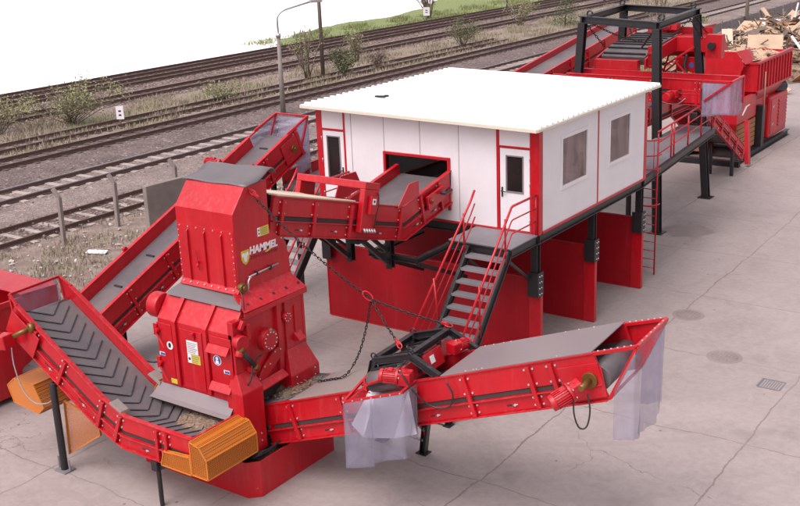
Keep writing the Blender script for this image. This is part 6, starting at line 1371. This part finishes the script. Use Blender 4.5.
# primary shredder with its hopper at the back right
t = Thing('primary_shredder', 'big red shredder with ribbed open hopper standing in front of the waste wood heap', 'shredder', (-4.5, 27.5, 0))
hx, y0_, y1_, zt_, zb_ = -2.7, 25.0, 30.1, 4.02, 2.82; HL = -5.4
mb = MB()
mb.hexa([(hx-.06, y0_, zb_), (hx, y0_, zb_), (hx, y1_, zb_), (hx-.06, y1_, zb_), (hx-.06, y0_, zt_), (hx, y0_, zt_), (hx, y1_, zt_+.08), (hx-.06, y1_, zt_+.08)])
mb.box(HL, hx-.06, y0_, y0_+.06, zb_, zt_-.02); mb.box(HL, hx-.06, y1_-.06, y1_, zb_, zt_+.05); mb.prism([(HL-.6, y0_, zt_+.55), (HL-.52, y0_, zt_+.55), (HL+.06, y0_, zb_), (HL, y0_, zb_)], (0, 5.1, 0)); hp = t.part('hopper', mb, 'red')
mb = MB(); mb.hexa([(hx-.1, y0_-.04, zt_-.01), (hx+.05, y0_-.04, zt_-.01), (hx+.05, y1_, zt_+.08), (hx-.1, y1_, zt_+.08), (hx-.1, y0_-.04, zt_+.08), (hx+.05, y0_-.04, zt_+.08), (hx+.05, y1_, zt_+.17), (hx-.1, y1_, zt_+.17)]); mb.box(HL, hx-.1, y0_-.04, y0_+.09, zt_-.03, zt_+.06); mb.beam((hx+.03, y0_, zb_), (hx+.03, y1_, zb_), .06, .1); t.part('hopper_rim', mb, 'red', parent=hp)
for k in range(12): y = y0_+.15+k*.43; mb = MB(); mb.box(hx+.001, hx+.06, y, y+.07, zb_+.055, zt_-.02); t.part('hopper_rib', mb, 'red', parent=hp)
mb = MB(); mb.prism([(-5.35, 24.5, 4.58), (-3.5, 24.5, 4.58), (-3.15, 24.5, 4.02), (-3.35, 24.5, 3.45), (-5.35, 24.5, 3.3)], (0, .08, 0)); mb.prism([(-3.5, 24.55, 4.6), (-3.12, 24.55, 4.05), (-3.0, 25.4, 4.05), (-3.3, 25.4, 4.6)], (0, .3, 0)); t.part('tipping_chute', mb, 'red', lab='large red plate left of the hopper')
mb = MB(); mb.prism([(hx, y0_+.3, zb_-.05), (hx, y1_-.9, zb_-.05), (hx-.5, y1_-1.8, 1.9), (hx-.5, y0_+.6, 1.9)], (-2.2, 0, 0)); t.part('hopper_funnel', mb, 'red')
mb = MB(); mb.box(-5.4, -2.95, 24.1, 27.6, .35, 2.6); t.part('body', mb, 'red', bevel=.03)
mb = MB(); mb.box(-2.95, -2.8, 23.0, 25.4, 1.75, 2.75); mb.box(-5.2, -2.8, 22.85, 23.0, 1.75, 2.7); pn_ = t.part('side_panel', mb, 'red')
mb = MB(); mb.beam((-2.79, 23.5, 2.05), (-2.79, 24.0, 2.35), .02, .08, (1, 0, 0)); mb.beam((-2.79, 24.0, 2.35), (-2.79, 24.4, 2.38), .02, .08, (1, 0, 0)); t.part('painted_mark', mb, 'sticker', parent=pn_, bevel=0)
mb = MB(); [mb.box(-2.93, -2.86, 23.2, 25.6, .4+k*.21, .58+k*.21) for k in range(6)]; t.part('slatted_board', mb, 'boardbrown')
mb = MB(); [mb.box(-5.2, -3.1, 22.95, 23.02, .45+k*.3, .68+k*.3) for k in range(4)]; t.part('slatted_board', mb, 'boardbrown')
mb = MB(); mb.beam((-2.25, 22.9, .1), (-2.5, 23.3, 1.9), .16, .3, (0, 1, 0)); mb.beam((-5.3, 22.7, .1), (-5.3, 23.3, 1.9), .16, .3, (0, 1, 0)); t.part('support_leg', mb, 'red')
mb = MB(); mb.box(-5.6, -2.5, 22.5, 22.75, 0, .25); mb.ibeam((-2.75, 22.75, .14), (-2.75, 30.4, .14), .2, .26); mb.ibeam((-5.3, 22.75, .14), (-5.3, 30.4, .14), .2, .26); mb.box(-2.98, -2.62, 25.8, 26.2, .25, 2.1); t.part('skid_frame', mb, 'black')
mb = MB(); mb.box(-5.2, -2.75, 27.3, 30.0, .35, 2.25); eb = t.part('engine_box', mb, 'red', bevel=.08)
mb = MB(); [mb.hexa([(-2.76, 28.6, .75+k*.16), (-2.68, 28.6, .73+k*.16), (-2.68, 29.8, .73+k*.16), (-2.76, 29.8, .75+k*.16), (-2.76, 28.6, .87+k*.16), (-2.74, 28.6, .87+k*.16), (-2.74, 29.8, .87+k*.16), (-2.76, 29.8, .87+k*.16)]) for k in range(8)]; t.part('louvre', mb, 'red', parent=eb)
mb = MB(); mb.box(-2.78, -2.73, 27.5, 28.4, .5, 2.1); t.part('engine_door', mb, 'red', parent=eb); mb = MB(); mb.beam((-2.72, 27.7, 1.7), (-2.72, 27.85, 1.8), .03, .04); mb.beam((-2.72, 27.7, .9), (-2.72, 27.85, 1.0), .03, .04); t.part('door_handle', mb, 'bolt', parent=eb)
mb = MB(); mb.tube((-3.2, 28.7, 2.45), (-2.9, 29.6, 2.45), .28, 16); t.part('air_filter', mb, 'black')
mb = MB(); mb.path([(hx+.08, 25.9, 3.6), (hx+.08, 25.95, 1.9)], .03, 6); t.part('pipe', mb, 'wood', bevel=0)
mb = MB(); rg = random.Random(44)
for k in range(420):
    x = rg.uniform(HL+.1, hx-.15); y = rg.uniform(y0_+.15, y1_-.15); L = rg.uniform(.3, 1.2)
    L = min(L, 1.7*(hx-.1-x)+.15, 1.7*(y-y0_)+.1, 1.7*(y1_-y)+.1); mb.obox((x, y, 3.45+rg.uniform(0, .5)+.25*math.sin((y-y0_)/5*PI)), (L, rg.choice([.05, .08, .15, .4]), .03), Matrix.Rotation(rg.uniform(0, 6.3), 3, 'Z')@Matrix.Rotation(rg.gauss(0, .35), 3, 'Y')@Matrix.Rotation(rg.gauss(0, .3), 3, 'X'))
struct('waste_in_hopper', mb, 'wood', 'stuff')
# red skip
t = Thing('waste_skip', 'small red skip with sloping ends far behind the gantry near the grey fence', 'skip', (-20.2, 63, 0))
mb = MB(); x0, x1, y0, y1 = -21.4, -18.8, 61, 65.8
mb.hexa([(x0+.2, y0+.9, .1), (x1-.2, y0+.9, .1), (x1-.2, y1-.9, .1), (x0+.2, y1-.9, .1), (x0, y0, 1.4), (x1, y0, 1.4), (x1, y1, 1.4), (x0, y1, 1.4)]); t.part('body', mb, 'red')
mb = MB(); mb.box(x0-.05, x1+.05, y0-.05, y0+.1, 1.35, 1.48); mb.box(x1-.08, x1+.06, y0+.1, y1, 1.35, 1.479); mb.box(x0+.1, x1-.1, y0+.2, y1-.2, 1.38, 1.42); t.part('rim', mb, 'red')
mb = MB(); mb.box(x0+.2, x1-.2, y0+.3, y1-.3, 1.42, 1.46); t.part('load', mb, 'dry')
# puddle-like damp patch near the gantry leg
mb = MB(); rg = random.Random(8); n = 28
mb.add([(-1.0+(.85+.12*math.sin(k*.9)+rg.uniform(-.03, .03))*math.cos(2*PI*k/n), 12.6+(.8+.1*math.sin(k*1.3+1))*math.sin(2*PI*k/n), .004) for k in range(n)], [tuple(range(n))])
struct('damp_patch', mb, 'damp')
